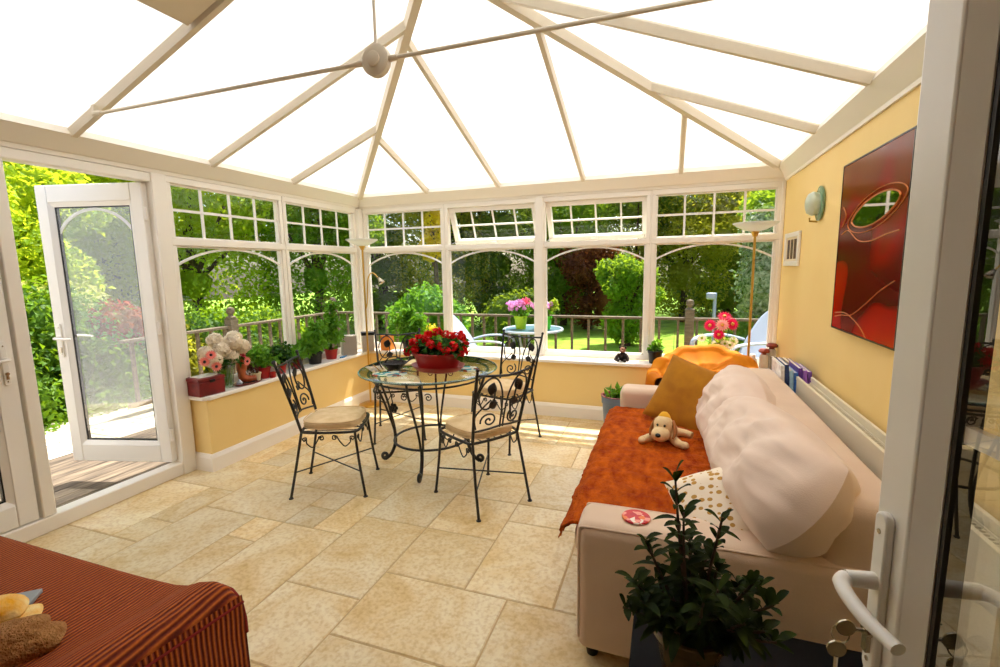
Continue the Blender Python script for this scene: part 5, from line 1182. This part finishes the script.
for k in range(4): a = k * PI / 2 + .6; MB().tube([(.20 * math.cos(a), .20 * math.sin(a), TH - .01), (.14 * math.cos(a), .14 * math.sin(a), .35), (.30 * math.cos(a), .30 * math.sin(a), 0)], .016, 8).build('leg', M['resin'], gt)
for i, (x, y, cc, lb) in enumerate([(1.44, 1.36, (166, 204, 20), 'yellow green plastic pot of lilac flowers on the garden table, left one'), (1.76, 1.40, (70, 196, 30), 'bright green plastic pot of lilac flowers on the garden table, right one')]):
    r = thing('flower_pot', lb, 'flower pot', (x, y, TH - .049), 0, 'green pots of flowers on the garden table')
    pot(MB(), (0, 0), .065, .085, 0, .17, 24, .004).build('pot', pbr('bright_plastic', rgb(*cc), .4), r)
    p, d = blob_pts([(0, 0, .23, .12, .12, .08)], 260, 70 + i, .9); leaves('foliage', G1, p, d, .05, r, .5, 70 + i)
    p, d = blob_pts([(-.03, -.05, .31, .13, .11, .06)], 150, 80 + i, .5); leaves('flowers', petL, p, d, .05, r, .9, 80 + i, .5)
    if i == 0: p, d = blob_pts([(.08, -.03, .36, .04, .04, .04)], 40, 90, .5); leaves('pink_flowers', petP, p, d, .04, r, .9, 9, .5)
    else: p, d = blob_pts([(.12, -.03, .31, .05, .05, .07)], 60, 91, .5); leaves('yellow_leaves', G3, p, d, .05, r, .7, 9, .5)
# tall white garden light beyond the rail
gl = thing('garden_lantern', 'grey white post lantern standing behind the balustrade by the ball topped post', 'garden light', (3.86, 2.6, -.4)); MB().tube([(0, 0, 0), (0, 0, 1.45)], .022, 10).build('post', M['resin'], gl); MB().box(-.11, .022, -.04, .04, 1.36, 1.45).build('lamp_head', M['resin'], gl, bevel=.02)

# ------------- planting
def tree(name, lb, cat, x, y, trunk, blobs, lm, n, ls, seed, gr=None, asp=.55, core=.72, tm=None, z0=-.42, corem=None):
    r = thing(name, lb, cat, (x, y, z0), 0, gr)
    if trunk:
        h = trunk[0]; m = MB(); m.tube(catmull([(0, 0, 0), (.05, .03, h * .5), (-.03, 0, h)], 5), [trunk[1] * (1 - .5 * i / 10) for i in range(11)], 10)
        R = random.Random(seed)
        for b in blobs[:8]: m.tube(catmull([(0, 0, h * .6), (b[0] * .5, b[1] * .5, (h * .6 + b[2]) * .5), (b[0], b[1], b[2])], 4), [trunk[1] * .45 * (1 - .7 * i / 8) for i in range(9)], 7)
        m.build('trunk', tm or M['bark'], r)
    if core:
        m = MB()
        for k, b in enumerate(blobs):
            m.ell(b[:3], [q * core for q in b[3:]], 16, 10, disp=lambda d, k=k: 1 + .25 * noise.noise(d * 2.2 + Vector((k * 3, seed, 0))))
        m.build('inner_growth', corem or lm, r)
    p, d = blob_pts(blobs, n, seed, .35); leaves('foliage', lm, p, d * .8 + np.array([0, 0, .35]), ls, r, asp, seed)
    return r
LB = leafmat('bright_tree_leaf', rgb(110, 150, 20), rgb(160, 190, 40), rgb(214, 226, 50), .6, 2)
LM = leafmat('mid_tree_leaf', rgb(66, 110, 24), rgb(116, 156, 44), rgb(170, 196, 44), .52, 3)
LD = leafmat('dark_conifer_leaf', rgb(44, 76, 24), rgb(100, 128, 40), rgb(150, 170, 40), .48, 3)
LY_ = leafmat('golden_leaf', rgb(200, 170, 10), rgb(226, 200, 40), rgb(240, 214, 20), .45, 2)
LC = leafmat('copper_leaf', rgb(96, 50, 30), rgb(134, 84, 44), rgb(170, 96, 44), .4, 2)
LO = leafmat('olive_leaf', rgb(110, 112, 28), rgb(168, 168, 54), rgb(204, 200, 50), .52, 3)
LH = leafmat('hedge_leaf', rgb(44, 90, 18), rgb(110, 152, 34), rgb(150, 184, 30), .4, 5)
LV = leafmat('variegated_leaf', rgb(160, 176, 70), rgb(206, 206, 120), rgb(220, 220, 120), .4, 3)
def col_blobs(h, r, k, seed, base=.3, spread=.25, fx=1, fy=1):
    R = random.Random(seed); out = []
    for i in range(k):
        z = base + (h - base) * (i + .5) / k; q = r * (1 - .25 * i / k); out.append((R.uniform(-spread, spread) * r * fx, R.uniform(-spread, spread) * r * fy, z, q * R.uniform(.85, 1.1) * fx, q * R.uniform(.85, 1.1) * fy, (h - base) / k * .85))
    return out
def crown(cz, r, k, seed, flat=.8):
    R = random.Random(seed); out = [(0, 0, cz, r * .7, r * .7, r * .6 * flat)]
    for i in range(k):
        a = i * 2.4; q = r * .62; out.append((q * math.cos(a), q * math.sin(a), cz + R.uniform(-.55, .55) * r * flat, r * R.uniform(.36, .55), r * R.uniform(.36, .55), r * R.uniform(.3, .48)))
    return out
# shrub border along the paving on the left
sb = 'shrubs of the border beyond the left paving'
sl = [(-3.35, -3.98, 1.5, .55, LM, 'broad green shrub opposite the closed glass door'), (-3.25, -3.3, 1.60, .72, LH, 'bright green shrub seen through the open doorway, left half'), (-3.15, -2.15, 1.45, .70, LH, 'bright green shrub seen through the open doorway, right half'), (-3.2, -1.15, 1.40, .66, LH, 'green shrub seen through the open glass door leaf'), (-3.3, -.2, 1.35, .66, LO, 'reddish green shrub right of the open door leaf'), (-3.2, .75, 1.30, .66, LH, 'green shrub below the first window, beyond the balustrade'), (-3.3, 1.8, 1.2, .7, LM, 'dark green shrub at the deck corner beyond the balustrade')]
for i, (x, y, h, q, lm, lb) in enumerate(sl):
    h += .38 if i < 4 else .05
    tree('border_shrub', lb, 'shrub', x, y, None, [(0, 0, h * .45, q, q, h * .5), (.25, .25, h * .35, q * .75, q * .7, h * .4), (.2, -.3, h * .7, q * .6, q * .6, h * .32), (.45, 0, h * .18, q * .6, q * .9, h * .22)], lm, 8500, .07, 100 + i, sb, .6, .62)
tree('variegated_shrub', 'cream and green variegated shrub on top of the left border, level with the door handle', 'shrub', -3.75, -1.9, (.9, .05), [(0, 0, 1.5, .75, .8, .4), (0, .9, 1.45, .6, .6, .36), (0, -.9, 1.55, .6, .6, .36)], LV, 3600, .07, 120)
tree('copper_shrub', 'small coppery red shrub beside the open door leaf', 'shrub', -2.95, -.75, None, [(0, 0, 1.25, .36, .36, .28)], leafmat('red_green_leaf', rgb(150, 60, 30), rgb(120, 110, 40), rgb(200, 90, 40), .4, 4), 900, .07, 121)
# trees behind, left side
tg = 'tall trees beyond the left border'
for i, (x, y, h, q, lm, lb) in enumerate([(-7.4, -2.55, 6.2, 2.0, LM, 'tall green tree at the far left edge of the garden'), (-5.6, -.9, 4.0, 1.5, LB, 'bright yellow green tree above the open glass door'), (-7.6, .2, 5.0, 2.1, LB, 'broad bright green tree behind the door post'), (-6.0, 2.6, 5.4, 1.9, LB, 'bright leafy tree filling the first window'), (-4.6, 4.6, 5.6, 1.5, LM, 'green tree at the right side of the first window'), (-3.1, 8.4, 7.2, 2.0, LO, 'olive tree behind the golden tree in the back left corner')]):
    tree('garden_tree', lb, 'tree', x, y, (h * .5, .14), [(0, 0, h * .30, q * .8, q * .8, h * .26)] + crown(h * .62, q, 9, 130 + i, 1.1), lm, 24000, .095, 130 + i, tg, .6, .22)
for i, (x, y, h, q, lb) in enumerate([(-9.6, -1.8, 4.6, 2.1, 'dark conifer hedge section behind the left border'), (-9.0, 2.6, 5.2, 2.4, 'dark conifer behind the bright trees on the left'), (-5.2, 8.2, 6.6, 2.4, 'dark conifer seen through the second window'), (-2.2, 9.4, 7.0, 2.3, 'dark conifer behind the golden tree')]):
    tree('conifer', lb, 'tree', x, y, (h * .4, .2), col_blobs(h, q, 6, 140 + i, .2), LD, 16000, .12, 140 + i, 'dark conifers around the garden', .35, .5)
# back of the garden
tree('golden_tree', 'slim golden yellow laburnum like tree outside the corner of the back wall', 'tree', -1.9, 5.4, (3.2, .07), [(0, 0, 3.9, .34, .34, .55), (.1, 0, 3.1, .28, .28, .5), (-.05, 0, 2.4, .24, .24, .4), (.15, 0, 4.6, .3, .3, .45)], LY_, 2200, .10, 150, None, .6, .45)
tree('leafy_shrub', 'pale green leafy shrub outside the back window beside the golden tree', 'shrub', -.9, 3.1, (.8, .04), [(0, 0, 1.1, .5, .4, .5), (.4, .1, .9, .4, .35, .4), (-.5, .1, .9, .4, .4, .4)], G1, 2600, .09, 151)
bk = 'trees at the far end of the lawn'
for i, (x, y, h, q, lm, lb, n) in enumerate([(.1, 10.4, 5.4, 1.7, LM, 'mid green tree behind the white garden chair', 8000), (2.2, 12.4, 6.2, 2.0, LD, 'very dark tree behind the green flower pots', 6500), (1.0, 9.6, 3.0, .9, LC, 'copper leaved tree behind the garden table', 4500), (3.7, 12.0, 5.8, 1.9, LO, 'olive green tree at the middle of the far lawn edge', 8000), (2.35, 6.8, 2.4, .72, LM, 'light green maple like tree on the right of the lawn', 4500), (6.6, 9.8, 6.4, 1.9, LO, 'tall olive green conifer left of the wall lamp window', 8000), (9.0, 8.2, 6.4, 2.0, LM, 'tall green tree at the right of the last window', 8000), (5.4, 5.2, 4.2, .95, LM, 'slender green tree with white blossom behind the last mullion', 6000)]):
    tree('lawn_tree', lb, 'tree', x, y, (h * .5, .12), [(0, 0, h * .26, q * .75, q * .7, h * .24)] + crown(h * .6, q, 9, 160 + i, 1.1), lm, int(n * 2), .10, 160 + i, bk, .55, .35)
tree('blossom_shrub', 'white blossomed shrub behind the balustrade under the last window', 'shrub', 4.75, 4.3, (1.2, .05), [(0, 0, 1.5, .45, .4, .8), (-.1, 0, 2.3, .35, .3, .5)], leafmat('blossom_leaf', rgb(60, 96, 40), rgb(214, 218, 180), rgb(120, 160, 60), .3, 14), 3000, .07, 180)
for i, (x, y, h, q, lb) in enumerate([(2.0, 9.0, 2.2, .8, 'low brown green bush at the lawn edge, centre of the back windows'), (4.4, 4.0, 1.0, .5, 'low shrub on the lawn behind the balustrade'), (5.6, 3.4, 1.15, .7, 'dark low shrub right of the ball topped post'), (-.2, 6.2, 1.4, .8, 'dark low bush behind the white garden chair'), (7.2, 3.6, 1.6, .9, 'round green shrub behind the right hand garden chair')]):
    tree('low_shrub', lb, 'shrub', x, y, None, [(0, 0, h * .45, q, q * .8, h * .5), (q * .4, 0, h * .6, q * .5, q * .5, h * .38)], [LC, LM, LD, LD, LM][i], 2400, .09, 190 + i, 'low shrubs round the lawn', .55, .8)
for i, (x, y, h, q, lb) in enumerate([(-.5, 14.5, 7.2, 2.6, 'dark conifer at the far end of the lawn, left'), (5.4, 15.0, 7.6, 2.9, 'dark conifer at the far end of the lawn, centre'), (10.2, 10.5, 7.6, 3.0, 'dark conifer at the far end of the lawn, right'), (11.0, 5.0, 6.0, 2.4, 'dark conifer beyond the right end of the balustrade')]):
    tree('conifer', lb, 'tree', x, y, (h * .4, .2), col_blobs(h, q, 6, 200 + i, .2), LD, 16000, .14, 200 + i, 'dark conifers around the garden', .35, .55)

# ================================================================== LIGHT AND CAMERA
w = bpy.data.worlds.new('sky'); scene.world = w; w.use_nodes = True; nt = w.node_tree; nt.nodes.clear()
sky = nt.nodes.new('ShaderNodeTexSky'); sky.sky_type = 'NISHITA'; sky.sun_disc = False; sky.sun_elevation = math.radians(60); sky.sun_rotation = math.radians(8); sky.dust_density = 3; sky.air_density = 1.0
bg = nt.nodes.new('ShaderNodeBackground'); bg.inputs[1].default_value = 0.33; out = nt.nodes.new('ShaderNodeOutputWorld'); nt.links.new(sky.outputs[0], bg.inputs[0]); nt.links.new(bg.outputs[0], out.inputs[0])
sl_ = bpy.data.lights.new('sun', 'SUN'); sl_.energy = 8.5; sl_.angle = math.radians(.6); sl_.color = (1, .96, .89)
so = bpy.data.objects.new('sun', sl_); COL.objects.link(so); so.rotation_euler = Vector((-.24, -1, -2.1)).to_track_quat('-Z', 'Y').to_euler(); so.location = (2, 6, 12)

cam = bpy.data.cameras.new('camera'); co = bpy.data.objects.new('camera', cam); COL.objects.link(co); scene.camera = co
cam.sensor_width = 36; cam.lens = 472.21 * .036; cam.clip_start = .05; cam.clip_end = 200
yaw, pitch, roll = .3425, -.1379, -.0168
f = Vector((-math.sin(yaw) * math.cos(pitch), math.cos(yaw) * math.cos(pitch), math.sin(pitch))); r0 = Vector((math.cos(yaw), math.sin(yaw), 0)); u0 = r0.cross(f)
r_ = r0 * math.cos(roll) + u0 * math.sin(roll); u_ = u0 * math.cos(roll) - r0 * math.sin(roll)
co.matrix_world = Matrix(((r_.x, u_.x, -f.x, 3.2476), (r_.y, u_.y, -f.y, -4.5271), (r_.z, u_.z, -f.z, 1.4366), (0, 0, 0, 1)))
vsn = scene.view_settings; scene.display_settings.display_device = 'sRGB'; vsn.view_transform = 'Standard'; vsn.look = 'None'; vsn.exposure = 0.22; vsn.gamma = 1.0; vsn.use_curve_mapping = False
scene.cycles.max_bounces = 10; scene.cycles.diffuse_bounces = 6; scene.cycles.transparent_max_bounces = 24; scene.cycles.sample_clamp_indirect = 6
